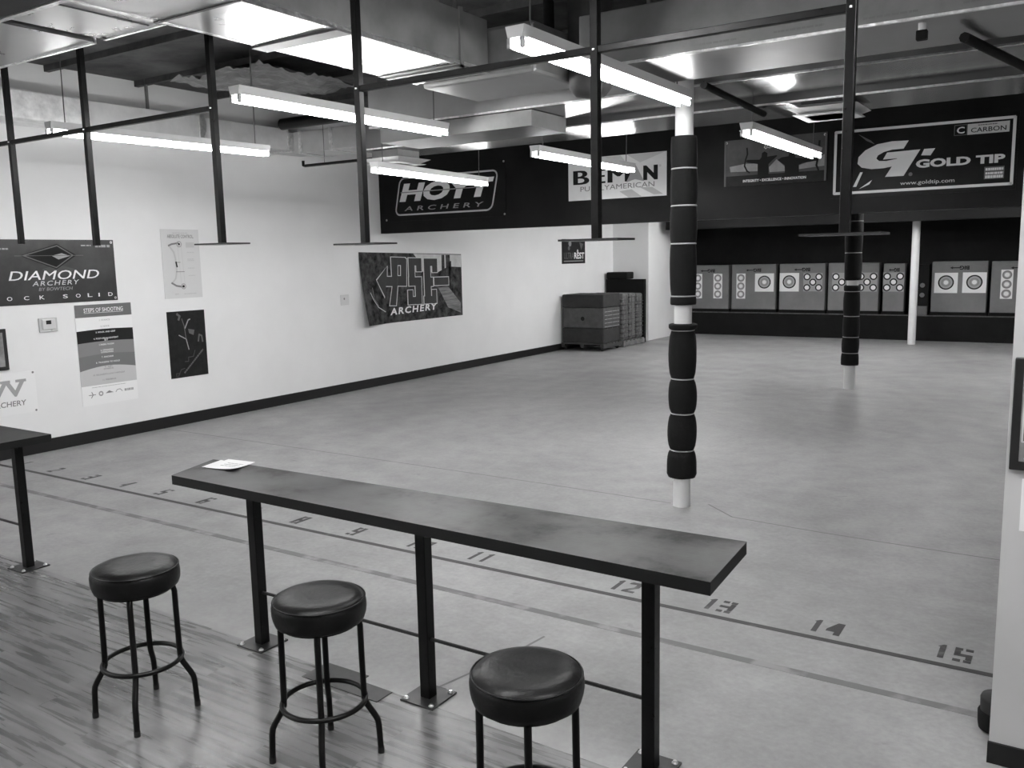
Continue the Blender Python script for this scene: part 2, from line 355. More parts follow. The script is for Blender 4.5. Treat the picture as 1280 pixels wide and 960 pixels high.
# ---------------------------------------------------------------- pillars
def pillar(x, y, h, label, shaft_r, sleeves, straps, smat='strap'):
    t = thing('pillar', label, 'pillar', (x, y, 0))
    MB().lathe((x, y, 0), [(shaft_r, 0), (shaft_r, h)], M['white_pillar'], 24).build('shaft', t)
    for (z0, z1, prof) in sleeves:
        k = MB(); k.lathe((x, y, 0), prof, M['foam_black'], 26, lambda a, z: .035*math.sin(2*a+z*3)+.02*math.sin(5*a+z*7)); k.build('foam_sleeve', t)
    for z, r in straps:
        MB().lathe((x, y, 0), [(r, z-.006), (r+.003, z-.003), (r+.003, z+.003), (r, z+.006)], M[smat], 26, lambda a, z: .035*math.sin(2*a+z*3)+.02*math.sin(5*a+z*7)).build('strap', t)
    return t
def scallop(z0, z1, cuts, rb, rs, top=None):
    """radius profile bulging between the straps at the given heights"""
    zs = [z0]+cuts+[z1]; out = [(rb*.8, z0), (rs*1.02, z0+.004)]
    for i in range(len(zs)-1):
        a, b = zs[i], zs[i+1]
        for k in range(0 if i == 0 else 1, 9):
            q = k/8; e0 = 1 if i > 0 else .35; e1 = 1 if i < len(zs)-2 else .35
            bul = min(1, (math.sin(PI*q)**.55 if 0 < q < 1 else 0)+(0 if (q < .5 and i > 0) or (q >= .5 and i < len(zs)-2) else .5))
            out.append((rs+(rb-rs)*bul, a+(b-a)*q))
    out.append((rs*.85, z1+.002)); return out
up = scallop(1.735, 3.10, [1.806, 2.238, 2.546, 2.844], .108, .100)
lo = scallop(.258, 1.575, [.495, .813, 1.111, 1.522], .122, .096)
pillar(-2.79, 6.92, ZC, 'white pillar nearest the bar, wrapped in bulging black foam with grey tape bands', .074, [(0, 0, up), (0, 0, lo)],
       [(z, .101) for z in (1.806, 2.238, 2.546, 2.844)]+[(z, .097) for z in (.495, .813, 1.111, 1.522)])
pillar(-2.98, 14.28, 3.6, 'slimmer far pillar wrapped in black foam, white only at its foot', .085, [(0, 0, scallop(1.70, 3.3, [2.12, 2.6], .128, .118)), (0, 0, scallop(.38, 1.62, [.57, .82, 1.146, 1.53], .128, .115))],
       [(z, .119) for z in (2.12, 2.6)]+[(z, .116) for z in (.57, .82, 1.146, 1.53)], 'grey_ink')
pillar(-3.2, 21.72, 3.6, 'bare white pillar standing in front of the targets', .085, [], [])

# ---------------------------------------------------------------- bars
def bar(label, corners, zt, legs, ly, stretch, brackets=True):
    """corners of the top: near-left, near-right, far-right, far-left"""
    cx = sum(c[0] for c in corners)/4; t = thing('bar_counter', label, 'bar counter', (cx, ly, 0))
    th = .052
    k = MB(); lo_ = [(x, y, zt-th) for x, y in corners]; hi = [(x, y, zt) for x, y in corners]
    k.add(lo_+hi, [(3, 2, 1, 0)], M['top_edge']); k.add(lo_+hi, [(4, 5, 6, 7)], M['top'])
    k.add(lo_+hi, [(0, 1, 5, 4), (1, 2, 6, 5), (2, 3, 7, 6), (3, 0, 4, 7)], M['top_edge'])
    k.build('tabletop', t, bevel=.004)
    for x in legs:
        h = .0295
        l = MB().cbox(x-h, ly-h, .008, x+h, ly+h, zt-th, M['black_steel'], .004).build('leg', t)
        MB().box(x-.1, ly-.1, .003, x+.1, ly+.1, .011, M['plate']).build('base_plate', l)
        for sx, sy in ((-1, -1), (1, -1), (1, 1), (-1, 1)):
            MB().lathe((x+sx*.078, ly+sy*.078, .011), [(.014, 0), (.014, .004), (.009, .005), (.008, .012)], M['bolt'], 10).build('bolt', l)
        g = MB()                                             # sloping brace under the top
        g.hexa([(x-.025-.10, ly-.02, zt-th-.012), (x-.02, ly-.02, zt-th-.075), (x-.02, ly+.02, zt-th-.075), (x-.025-.10, ly+.02, zt-th-.012),
                (x-.025-.10, ly-.02, zt-th), (x-.02, ly-.02, zt-th-.055), (x-.02, ly+.02, zt-th-.055), (x-.025-.10, ly+.02, zt-th)], M['black_steel'])
        g.box(x-.14, ly-.14, zt-th-.006, x+.06, ly+.14, zt-th, M['black_steel']); g.build('bracket', l)
    xs = sorted(legs)
    for a, b in zip(stretch, stretch[1:]):
        MB().tube([(a+.025, ly, .312), (b-.025, ly, .312)], .009, M['rebar'], 8).build('stretcher', t)
    return t
bar('long black bar counter with a worn top, three stools along it', [(-4.215, 2.945), (-1.052, 2.885), (-1.082, 3.387), (-4.335, 3.325)], .985, [-3.80, -2.595, -1.405], 3.16, [-3.80, -2.595, -1.405])
bar('second black bar counter cut off at the left edge, thermostat behind it', [(-9.1, 2.93), (-6.055, 2.93), (-6.05, 3.295), (-9.1, 3.295)], .985, [-8.7, -7.5, -6.285], 3.165, [-8.7, -7.5, -6.285])
# loose sheets on the bar
def sheet(pts, z, curl, name='paper_sheet'):
    k = MB(); n = 8; vs = []; fs = []
    a, b, c, d = [V((x, y, z)) for x, y in pts]
    for i in range(n+1):
        for j in range(n+1):
            u, w = i/n, j/n; p = (a*(1-u)+b*u)*(1-w)+(d*(1-u)+c*u)*w
            p.z += curl*(u*(1-w))**3+.0006; vs.append(p)
    for i in range(n):
        for j in range(n): q = i*(n+1)+j; fs.append((q, q+n+1, q+n+2, q+1))
    k.add(vs, fs, M['paper'], True); return k
k = sheet([(-4.225, 3.155), (-4.015, 3.19), (-4.03, 3.30), (-4.27, 3.33)], .9865, .004)
tag(k.build('paper_sheet', loc=(-4.13, 3.24, .986)), 'white sheet underneath, its edge showing at the left end of the bar', 'paper')
k = sheet([(-4.185, 3.15), (-3.975, 3.175), (-4.03, 3.385), (-4.24, 3.36)], .9885, .012)
PF = Fr((-4.185, 3.15, .9905), (.993, .118, 0), (-.15, .98, 0))
k2 = MB()
for r_ in range(3): k2.dashes(PF, .05, .07+r_*.03, .12, .006, .0004, M['ink_soft'], 6)
p = k.build('paper_sheet', loc=(-4.1, 3.26, .9885)); k2.build('lettering', p)
tag(p, 'white handwritten sheet lying on top at the left end of the bar', 'paper')

# ---------------------------------------------------------------- stools
def make_stool():
    t = thing('bar_stool', '', 'stool', (0, 0, 0), 'round black vinyl stools at the bar')
    prof = [(.15, .640), (.178, .638), (.190, .645), (.196, .665), (.199, .69), (.199, .715), (.194, .733), (.180, .746), (.15, .753), (.10, .755), (.05, .753), (.0015, .752)]
    MB().lathe((0, 0, 0), prof, M['vinyl'], 48, lambda a, z: .012*math.sin(3*a+1)*(z-.6)*4+.006*math.sin(7*a+z*40)).build('seat', t)
    MB().loop((0, 0, .735), .1935, .004, M['vinyl'], 48, 6).build('piping', t)
    MB().lathe((0, 0, 0), [(.165, .626), (.172, .640)], M['tubular'], 32).build('seat_plate', t)
    for k in range(4):
        a = PI/4+k*PI/2; c, s = math.cos(a), math.sin(a)
        pts = [(.128, .628), (.148, .632), (.162, .622), (.167, .60), (.168, .45), (.170, .30), (.172, .262), (.182, .235), (.212, .185), (.224, .16), (.228, .135), (.232, .04), (.2335, .004)]
        l = MB().tube([(r*c, r*s, z) for r, z in pts], .0135, M['tubular'], 12).build('leg', t)
        MB().lathe((.2335*c, .2335*s, 0), [(.0145, 0.003), (.0145, .03)], M['rubber'], 12).build('foot_cap', l)
    MB().loop((0, 0, .272), .178, .0115, M['tubular'], 48, 10).build('foot_ring', t)
    return t
st = make_stool()
for i, (x, y, a, lab) in enumerate([
        (-3.69, 2.345, 0, 'round black vinyl bar stool furthest left, its whole frame in view on the boards'),
        (-2.645, 2.512, -.07, 'round black vinyl bar stool in the middle, in front of the dark floor plate'),
        (-1.525, 2.39, -.215, 'round black vinyl bar stool nearest the camera, legs cut off below')]):
    o = st if i == 0 else copy_tree(st)
    o.location = (x, y, .003-.003); o.rotation_euler = (0, 0, a); o['label'] = lab

# ---------------------------------------------------------------- hanging racks
def rack(label, posts, y, bar_z, ends):
    t = thing('hanging_rack', label, 'rack', (sum(p[0] for p in posts)/len(posts), y, posts[0][1]))
    h = .021
    for x, z in posts:
        p = MB().cbox(x-h, y-h, z, x+h, y+h, ZC, M['black_steel'], .003).build('post', t)
        if x > -6: MB().box(x-.17, y-.10, z-.004, x+.165, y+.10, z+.006, M['plate']).build('end_plate', p)
        MB().lathe((x, y-h-.004, bar_z), [(.007, -.004), (.007, .004)], M['bolt'], 8).build('bolt', p)
    xs = [p[0] for p in posts]
    pts = [ends[0]]+[x for x in xs if ends[0] < x < ends[1]]+[ends[1]]
    MB().cbox(ends[0], y-.017, bar_z-.017, ends[1], y+.017, bar_z+.017, M['black_steel'], .003).build('crossbar', t)
    return t
rack('left hanging rack of three black steel posts joined by a crossbar', [(-7.518, 2.352), (-6.433, 2.312), (-4.956, 2.286)], 4.0, 3.185, (-9.0, -4.956))
rack('right hanging rack of three black steel posts, in front of the padded pillar', [(-3.647, 2.252), (-2.079, 2.232), (-.874, 2.221)], 4.0, 3.155, (-3.647, -.874))

# ---------------------------------------------------------------- fluorescent fixtures
def light(x, y0, y1, z, label, tops=(ZC, ZC), dx=0.0, wires=True, group='hanging fluorescent lights', tube='tube', rot=0.0):
    t = thing('fluorescent_light', label, 'light', (x, (y0+y1)/2, z), group)
    w = .062; f = MB()
    f.hexa([(x-w*.75, y0, z+.022), (x+w*.75, y0, z+.022), (x+w*.75, y1, z+.022), (x-w*.75, y1, z+.022), (x-w, y0, z+.085), (x+w, y0, z+.085), (x+w, y1, z+.085), (x-w, y1, z+.085)], M['fixture'])
    f.hexa([(x-w*1.15, y0+.03, z+.018), (x+w*1.15, y0+.03, z+.018), (x+w*1.15, y1-.03, z+.018), (x-w*1.15, y1-.03, z+.018), (x-w*1.15, y0+.03, z+.024), (x+w*1.15, y0+.03, z+.024), (x+w*1.15, y1-.03, z+.024), (x-w*1.15, y1-.03, z+.024)], M['fixture'])
    f.build('housing', t)
    ym = (y0+y1)/2
    for s in (-1, 1):
        for a, b in ((y0+.03, ym-.015), (ym+.015, y1-.03)):
            MB().tube([(x+s*.042, a, z-.012), (x+s*.042, b, z-.012)], .0165, M[tube], 10).build('lamp_tube', t)
        for yy in (y0+.012, ym, y1-.012):
            MB().cbox(x+s*.042-.012, yy-.012, z-.034, x+s*.042+.012, yy+.012, z+.022, M['cap'], .003).build('lamp_holder', t)
    if wires:
        for yy, tp in ((y0+.16, tops[0]), (y1-.16, tops[1])):
            MB().tube([(x, yy, z+.085), (x+.01, yy, (z+tp)/2), (x, yy, tp)], .005, M['wire'], 6).build('hanger_wire', t)
    t.rotation_euler = (0, 0, rot)      # hung a little askew
    return t
D3Z = 3.45
light(-5.23, 4.44, 6.88, 3.349, 'fluorescent light crossing behind the leftmost post of the right hanging rack', rot=-.026)
light(-2.67, 4.19, 6.63, 3.317, 'brightest fluorescent light, just left of the padded pillar top')
light(-6.67, 7.385, 9.83, 3.138, 'fluorescent light hanging in front of the slanted white letters on the black wall', (ZC, ZC), rot=.087)
light(-4.95, 8.09, 10.53, 3.238, 'fluorescent light hanging in front of the white banner on the black wall', (D3Z, ZC), rot=.012)
light(-2.57, 7.808, 10.25, 3.208, 'fluorescent light hanging in front of the dusk archers banner', (ZC, ZC))
light(-7.88, 4.568, 7.01, 3.376, 'fluorescent light furthest left, close to the foil duct on the white wall', rot=-.056)
for (x, y) in ((-6.6, 14.2), (-1.6, 14.2), (-6.9, 18.0), (-3.9, 18.0), (-1.0, 18.0)):  # unseen fixtures added behind the hanging wall to brighten the target end
    light(x, y, y+2.44, 3.3, 'unseen fluorescent light added behind the hanging black wall for brightness', (3.6, 3.6), group='unseen lights added over the target end', tube='tube_range_fill')
for (x, y) in ((-6.2, -2.6), (-2.4, .4), (.3, .5), (-8.6, -2.4)):  # out-of-view fixtures added around the camera to brighten the near room
    light(x, y, y+2.44, 3.6, 'unseen fluorescent light added over the board floor for brightness', group='unseen lights added over the board floor', tube='tube_shop_fill')

# ---------------------------------------------------------------- ducts
def duct(name, label, x0, y0, z0, x1, y1, z1, mt, under=None, flanges=(), axis='y', cat='duct', hang=True, lip=None):
    t = thing(name, label, cat, ((x0+x1)/2, (y0+y1)/2, z0))
    k = MB(); c = [(x0, y0, z0), (x1, y0, z0), (x1, y1, z0), (x0, y1, z0), (x0, y0, z1), (x1, y0, z1), (x1, y1, z1), (x0, y1, z1)]
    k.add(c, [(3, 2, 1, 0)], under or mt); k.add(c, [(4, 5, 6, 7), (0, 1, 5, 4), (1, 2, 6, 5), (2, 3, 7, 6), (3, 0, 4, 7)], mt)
    k.build('casing', t, bevel=.008)
    e = .018
    for f in flanges:
        if axis == 'y': b = MB(); b.box(x0-e, f-.02, z0-e, x1+e, f+.02, z0+.001, M['galv_dull']); b.box(x1-.001, f-.02, z0-e, x1+e, f+.02, z1+e, M['galv_dull']); b.box(x0-e, f-.02, z0-e, x0+.001, f+.02, z1+e, M['galv_dull'])
        else: b = MB(); b.box(f-.02, y0-e, z0-e, f+.02, y1+e, z0+.001, M['galv_dull']); b.box(f-.02, y0-e, z0-e, f+.02, y0+.001, z1+e, M['galv_dull'])
        b.build('flange', t)
    if lip:                                                   # foil tape along the lower edges
        b = MB()
        if axis == 'y': b.box(x1-.03, y0, z0-.003, x1+.004, y1, z0+.03, M['foil']); b.box(x0-.004, y0, z0-.003, x0+.03, y1, z0+.03, M['foil'])
        else: b.box(x0, y0-.004, z0-.003, x1, y0+.02, z0+.012, M['foil'])
        b.build('foil_tape', t)
    if hang:
        for q in ((y0+.35, y1-.35) if axis == 'y' else (x0+.5, x1-.5)):
            for e0 in (.05, -.074):
                if axis == 'y': xx = x0+e0 if e0 > 0 else x1+e0; MB().box(xx, q-.012, z1-.01, xx+.024, q+.012, ZC, M['galv_dull']).build('hanger_strap', t)
                else: yy = y0+e0 if e0 > 0 else y1+e0; MB().box(q-.012, yy, z1-.01, q+.012, yy+.024, ZC, M['galv_dull']).build('hanger_strap', t)
    return t
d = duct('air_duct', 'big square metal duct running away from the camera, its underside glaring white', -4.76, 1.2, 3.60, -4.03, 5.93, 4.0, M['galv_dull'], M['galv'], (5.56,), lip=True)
MB().box(-4.80, 4.22, 3.585, -4.01, 4.36, 3.601, M['seam']).build('seam_strip', d); MB().box(-4.77, 5.47, 3.59, -4.02, 5.72, 3.601, M['seam']).build('seam_strip', d)
MB().box(-4.78, 3.46, 3.592, -4.02, 3.48, 3.601, M['seam']).build('seam_strip', d)
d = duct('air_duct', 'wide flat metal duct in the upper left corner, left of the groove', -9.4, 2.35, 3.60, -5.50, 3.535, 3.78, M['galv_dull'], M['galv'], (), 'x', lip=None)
MB().box(-9.4, 3.52, 3.592, -5.5, 3.542, 3.63, M['foil']).build('foil_tape', d)
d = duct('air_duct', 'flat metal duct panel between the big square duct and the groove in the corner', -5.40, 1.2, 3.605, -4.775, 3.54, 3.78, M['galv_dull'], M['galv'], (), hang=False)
MB().box(-5.4, 3.525, 3.597, -4.775, 3.547, 3.63, M['foil']).build('foil_tape', d); MB().box(-4.892, 1.2, 3.600, -4.878, 3.5, 3.6055, M['seam']).build('seam_strip', d)
MB().box(-5.40, 3.5, 3.60, -5.36, 3.54, ZC, M['galv_dull']).build('hanger_strap', d)
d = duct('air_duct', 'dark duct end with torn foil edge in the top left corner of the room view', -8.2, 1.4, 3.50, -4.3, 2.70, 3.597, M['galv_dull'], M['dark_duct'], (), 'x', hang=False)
MB().box(-8.2, 2.68, 3.492, -4.3, 2.715, 3.53, M['foil']).build('foil_tape', d)
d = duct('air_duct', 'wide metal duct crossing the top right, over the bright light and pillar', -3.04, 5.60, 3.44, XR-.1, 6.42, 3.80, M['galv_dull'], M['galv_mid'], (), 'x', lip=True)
TF = Fr((0, 5.595, 0), (1, 0, 0), (0, 0, 1))
for i in range(7): MB().dashes(TF, -2.2+i*.52, 3.478+.004*(i % 2), .30, .012, .001, M['duct_print'], 9).build('printed_tape', d)
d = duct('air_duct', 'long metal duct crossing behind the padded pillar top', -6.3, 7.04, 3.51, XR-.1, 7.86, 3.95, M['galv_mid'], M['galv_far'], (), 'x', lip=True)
k = MB(); k.box(-6.2, 7.10, 3.36, -4.36, 7.75, 3.505, M['galv_dull']); k.add([(-6.2, 7.1, 3.3595), (-4.36, 7.1, 3.3595), (-4.36, 7.75, 3.3595), (-6.2, 7.75, 3.3595)], [(3, 2, 1, 0)], M['dark_duct'])  # dark sheet laid just under the bottom face of the box
k.build('takeoff_box', d, label='short box under the duct with a dark bottom')
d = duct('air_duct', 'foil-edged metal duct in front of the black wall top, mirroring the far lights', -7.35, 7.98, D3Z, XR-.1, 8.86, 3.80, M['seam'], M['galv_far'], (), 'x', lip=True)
# registers hanging under it
def register(x, y, z, label):
    t = thing('air_diffuser', label, 'air vent', (x, y, z), 'square ceiling air vents'); r = .3
    k = MB(); k.hexa([(x-.2, y-.2, z+.0), (x+.2, y-.2, z), (x+.2, y+.2, z), (x-.2, y+.2, z), (x-r, y-r, z+.05), (x+r, y-r, z+.05), (x+r, y+r, z+.05), (x-r, y+r, z+.05)], M['plastic_white']); k.build('vent_cone', t)
    k = MB()
    for q in (.24, .17, .10): k.hexa([(x-q, y-q, z-.012), (x+q, y-q, z-.012), (x+q, y+q, z-.012), (x-q, y+q, z-.012), (x-q-.02, y-q-.02, z-.004), (x+q+.02, y-q-.02, z-.004), (x+q+.02, y+q+.02, z-.004), (x-q-.02, y+q+.02, z-.004)], M['plastic_grey'])
    k.build('louvre', t)
    MB().box(x-.2, y-.2, z+.05, x+.2, y+.2, D3Z-.003, M['galv_dull']).build('neck', t)
register(-2.0, 8.38, 3.36, 'square white ceiling vent beside the right hanging rack, near the far right light')
register(-7.02, 8.3, 3.30, 'square white ceiling vent above the light in front of the slanted letters')
# dark boot joining the big duct to the crossing one
t = thing('duct_boot', 'dark duct elbow where the big square duct drops behind the bright light', 'duct', (-4.2, 6.4, 3.56))
MB().cbox(-4.72, 5.95, 3.56, -3.62, 6.75, 3.95, M['galv_dull'], .03).build('casing', t)
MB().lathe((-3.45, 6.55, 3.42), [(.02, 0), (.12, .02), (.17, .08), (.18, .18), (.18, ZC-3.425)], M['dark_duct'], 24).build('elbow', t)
MB().box(-4.6, 6.0, 3.94, -4.57, 6.03, ZC, M['galv_dull']).build('hanger_strap', t)
# wall duct with wrapped joints
t = thing('air_duct', 'foil-wrapped square duct along the top of the white left wall, turning the corner', 'duct', (-9.8, 6, 3.74))
k = MB(); k.box(XL+.02, 1.0, 3.74, -9.65, 6.0, 4.05, M['foil_bright']); k.build('foil_wrap', t, bevel=.02, label='bright crinkled foil-wrapped length')
k = MB(); k.box(XL+.02, 6.0, 3.745, -9.66, 9.75, 4.04, M['duct_light']); k.build('casing', t, bevel=.01)
k = MB(); k.box(-9.66, 9.15, 3.70, -7.2, 9.74, 4.0, M['duct_light']); k.build('casing', t, bevel=.01)
for y in (6.0, 7.6, 9.1): MB().box(XL+.01, y-.05, 3.725, -9.635, y+.05, 4.06, M['foil']).build('foil_tape', t)
for x in (-9.5, -8.9, -8.2): MB().box(x-.03, 9.135, 3.69, x+.03, 9.745, 4.01, M['foil']).build('foil_tape', t)
for y in (3.0, 7.0): MB().box(-9.95, y, 4.04, -9.92, y+.03, ZC, M['galv_dull']).build('hanger_strap', t)
# loose pipes
t = tag(MB().tube([(-9.0, 8.7, 3.52), (-9.0, 8.7, 3.455), (-8.97, 8.7, 3.45), (-7.3, 8.7, 3.45)], .02, M['black_steel'], 8).build('conduit', loc=(-8, 8.7, 3.45)), 'thin black conduit ending in a hook in front of the white wall top', 'pipe')
for x in (-8.6, -7.6): MB().tube([(x, 8.7, 3.46), (x, 8.7, ZC)], .004, M['wire'], 6).build('hanger_wire', t)
t = tag(MB().tube([(-9.1, 8.45, 3.98), (-7.6, 8.45, 3.98)], .075, M['black_steel'], 14).build('pipe', loc=(-8.3, 8.3, 4.06)), 'short fat black pipe behind the middle light', 'pipe')
t = tag(MB().tube([(-4.1, 7.0, ZC), (-4.1, 7.0, 3.96)], .05, M['black_flat'], 12).build('pipe', loc=(-4.1, 7.0, 3.96)), 'black vertical pipe behind the bright light end', 'pipe')
t = tag(MB().tube([(-2.47, 6.50, 3.405), (-2.53, 8.18, 3.405)], .028, M['black_flat'], 8).build('brace', loc=(-2.5, 7.3, 3.405)), 'slanted dark brace leaving the padded pillar top to the right', 'brace')
t = tag(MB().tube([(-.67, 5.99, 3.385), (-.405, 7.3, 3.385), (-.40, 7.34, 3.42), (-.40, 7.34, 3.507)], .03, M['black_flat'], 8).build('pipe', loc=(-.5, 6.7, 3.385)), 'black slanted pipe under the duct at the top right edge', 'pipe')
# crumpled foil insulation
k = MB(); n = 26; r = random.Random(3); vs = []; fs = []
for i in range(n+1):
    for j in range(n+1): vs.append((-8.9+1.5*i/n, 6.6+1.6*j/n, 4.24+r.uniform(-.022, .022)+.03*math.sin(i*.5)*math.cos(j*.4)))
for i in range(n):
    for j in range(n): q = i*(n+1)+j; fs.append((q, q+1, q+n+2, q+n+1))
k.add(vs, fs, M['wrap'])
tag(k.build('foil_insulation', loc=(-8.15, 7.4, 4.24)), 'crumpled foil insulation sagging between the roof joists left of centre', 'insulation')
# small sensor under the right duct
t = thing('ceiling_sensor', 'small black and white sensor stuck under the duct at the top right', 'sensor', (-.86, 5.72, 3.40))
MB().lathe((-.86, 5.72, 3.40), [(.02, 0), (.022, .04)], M['plastic_white'], 12).build('mount', t)
MB().cbox(-.89, 5.695, 3.345, -.83, 5.745, 3.40, M['black_flat'], .006).build('body', t)

# ---------------------------------------------------------------- banners on the hanging black wall
def frame_on(y=SOF): return Fr((0, y, 0), (1, 0, 0), (0, 0, 1))
SF = frame_on()
def banner(name, label, cat, F, a0, b0, a1, b1, mt, d0=.002, d1=.008):
    return tag(MB().prect(F, a0, b0, a1, b1, d0, d1, mt).build(name, loc=F.p((a0+a1)/2, b0, d0)), label, cat)
def grommets(o, F, a0, b0, a1, b1, mt=None):
    for a in (a0+.03, a1-.03):
        for b in (b0+.03, b1-.03): MB().ring(F, a, b, .006, .016, .0085, mt or M['bolt'], 12).build('grommet', o)
# outlined banner with slanted letters
o = banner('wall_banner', 'black banner with big slanted white letters inside a rounded white outline', 'banner', SF, -10.03, 2.80, -7.56, 3.66, M['vinyl_black'])
def rrect(x0, y0, x1, y1, r, sh=0.0):
    p = []
    for cx, cy, a0 in ((x1-r, y1-r, 0), (x0+r, y1-r, 90), (x0+r, y0+r, 180), (x1-r, y0+r, 270)):
        for k in range(6): a = math.radians(a0+k*18); y = cy+r*math.sin(a); p.append((cx+r*math.cos(a)+sh*(y-y0), y))
    return p
MB().stroke(SF, rrect(-9.80, 2.905, -7.83, 3.505, .10, .22), .026, .010, M['light_ink'], True).build('outline', o)
MB().text(SF, 'HOYT', -9.70, 3.115, 1.93, .30, .0105, M['white_ink'], .05, .22).stroke(SF, [(-9.66, 3.27), (-7.95, 3.27)], .016, .011, M['grey_ink']).build('lettering', o)
MB().text(SF, 'ARCHERY', -9.60, 2.965, 1.62, .075, .0105, M['grey_ink'], .01, .18, 0, 1.6).build('lettering', o, label='small grey spaced letters')
grommets(o, SF, -10.03, 2.80, -7.56, 3.66)
# white banner
o = banner('wall_banner', 'white banner with heavy black letters and a grey peak, on the black wall', 'banner', SF, -6.45, 2.965, -4.90, 3.565, M['vinyl_white'])
k = MB(); k.text(SF, 'BEM', -6.37, 3.192, .885, .20, .010, M['ink'], .11, 0, 0, 1.05)
k3 = MB(); k3.text(SF, 'N', -5.25, 3.192, .22, .20, .010, M['ink'], .06)
k3.text(SF, '\u00ae', -5.01, 3.36, .03, .03, .010, M['ink_mid']); k.build('lettering', o); k3.build('lettering', o)
MB().poly(SF, [(-5.374, 3.43), (-5.235, 3.18), (-5.374, 3.215), (-5.513, 3.18)], .0105, M['ink_mid']).build('emblem', o)
MB().text(SF, 'PURELYAMERICAN', -6.25, 3.09, 1.17, .07, .0105, M['ink_soft'], .004, 0, .01).build('lettering', o)
k = MB(); k.poly(SF, [(-5.62, 3.06), (-5.48, 2.97), (-5.27, 2.97), (-5.43, 3.08)], .009, M['paper_grey']); k.poly(SF, [(-5.305, 3.10), (-5.09, 2.99), (-4.95, 2.99), (-5.11, 3.09)], .009, M['paper_grey'])
k.poly(SF, [(-6.1, 3.56), (-5.6, 3.56), (-5.5, 3.44)], .009, M['paper_off']); k.poly(SF, [(-5.5, 3.56), (-4.92, 3.56), (-5.3, 3.44)], .009, M['paper_off']); k.build('printed_rays', o)
# dusk banner with two archers
o = banner('wall_banner', 'dusk photo banner with two dark archers back to back above white capitals', 'banner', SF, -4.08, 3.03, -2.76, 3.622, M['photo_sil'])
k = MB()
for q in ([(-3.475, 3.181), (-3.483, 3.244), (-3.388, 3.338), (-3.284, 3.242), (-3.276, 3.179)], [(-4.007, 3.282), (-3.792, 3.31), (-3.634, 3.30), (-3.632, 3.204), (-3.993, 3.215)], [(-3.102, 3.241), (-2.936, 3.291), (-2.768, 3.363), (-2.764, 3.215), (-3.10, 3.192)]):
    MB().poly(SF, q, .009, M['vinyl_glow']).build('sky_glow', o)
k = MB()
k.poly(SF, [(-3.631, 3.10), (-3.627, 3.293), (-3.766, 3.322), (-3.793, 3.343), (-3.767, 3.357), (-3.609, 3.348), (-3.583, 3.378), (-3.578, 3.428), (-3.545, 3.448), (-3.506, 3.422), (-3.508, 3.378), (-3.39, 3.388), (-3.377, 3.377), (-3.44, 3.329), (-3.49, 3.283), (-3.485, 3.10)], .010, M['ink'])
k.poly(SF, [(-3.276, 3.10), (-3.282, 3.255), (-3.375, 3.324), (-3.325, 3.355), (-3.237, 3.363), (-3.225, 3.399), (-3.194, 3.409), (-3.156, 3.388), (-3.148, 3.338), (-2.986, 3.313), (-2.888, 3.305), (-2.887, 3.281), (-3.059, 3.263), (-3.102, 3.248), (-3.099, 3.10)], .010, M['ink'])
k.stroke(SF, [(-3.776, 3.507), (-3.768, 3.43), (-3.793, 3.356), (-3.805, 3.28), (-3.771, 3.214), (-3.737, 3.192)], .02, .010, M['ink'])
k.stroke(SF, [(-2.855, 3.52), (-2.861, 3.431), (-2.883, 3.36), (-2.875, 3.286), (-2.886, 3.226), (-2.859, 3.163)], .024, .010, M['ink'])
k.prect(SF, -4.08, 3.03, -2.76, 3.16, .008, .0095, M['photo_dark']); k.build('archer_silhouettes', o)
MB().text(SF, 'INTEGRITY \u2022 EXCELLENCE \u2022 INNOVATION', -3.822, 3.07, .812, .034, .0105, M['white_ink'], .03).build('lettering', o)
k = MB(); k.stroke(SF, [(-3.53, 3.53), (-3.55, 3.50), (-3.53, 3.48), (-3.505, 3.50), (-3.525, 3.515), (-3.48, 3.485), (-3.44, 3.50), (-3.40, 3.487), (-3.33, 3.495)], .010, .0105, M['light_ink']); k.build('script_signature', o)
for a in (-4.065, -2.775): MB().prect(SF, a-.012, 3.03, a+.012, 3.60, .009, .016, M['dim_ink']).build('batten', o)
grommets(o, SF, -4.08, 3.03, -2.76, 3.622, M['light_ink'])
# large black banner on the right
o = banner('wall_banner', 'largest black banner at the right with a grey border and a big slanted letter emblem', 'banner', SF, -2.72, 2.80, -.69, 3.65, M['vinyl_black'])
MB().stroke(SF, [(-2.66, 2.86), (-.735, 2.865), (-.735, 3.595), (-2.66, 3.60)], .032, .0095, M['gold_ink'], True).build('border', o)
k = MB()
k.poly(SF, [(-1.825, 3.434), (-2.007, 3.44), (-2.174, 3.419), (-2.309, 3.358), (-2.385, 3.284), (-2.394, 3.204), (-2.345, 3.156), (-2.232, 3.13), (-2.096, 3.131), (-1.999, 3.145), (-1.945, 3.232), (-2.065, 3.214), (-2.147, 3.22), (-2.18, 3.251), (-2.161, 3.288), (-2.095, 3.323), (-2.003, 3.342), (-1.878, 3.344)], .0100, M['gold_ink'])
k.poly(SF, [(-2.06, 3.312), (-1.694, 3.32), (-1.866, 3.026), (-2.072, 3.027), (-1.945, 3.236), (-2.103, 3.234)], .0104, M['gold_ink'])
k.poly(SF, [(-1.652, 3.321), (-1.534, 3.32), (-1.582, 3.242), (-1.683, 3.25)], .0100, M['gold_ink']); k.ring(SF, -1.79, 3.04, 0, .022, .010, M['dim_ink'], 14)
k.build('emblem', o)
MB().text(SF, 'GOLD TIP', -1.735, 3.105, .925, .098, .0100, M['gold_ink'], .045).build('lettering', o)
MB().text(SF, 'www.goldtip.com', -1.90, 2.905, .585, .058, .0100, M['light_ink']).build('lettering', o)
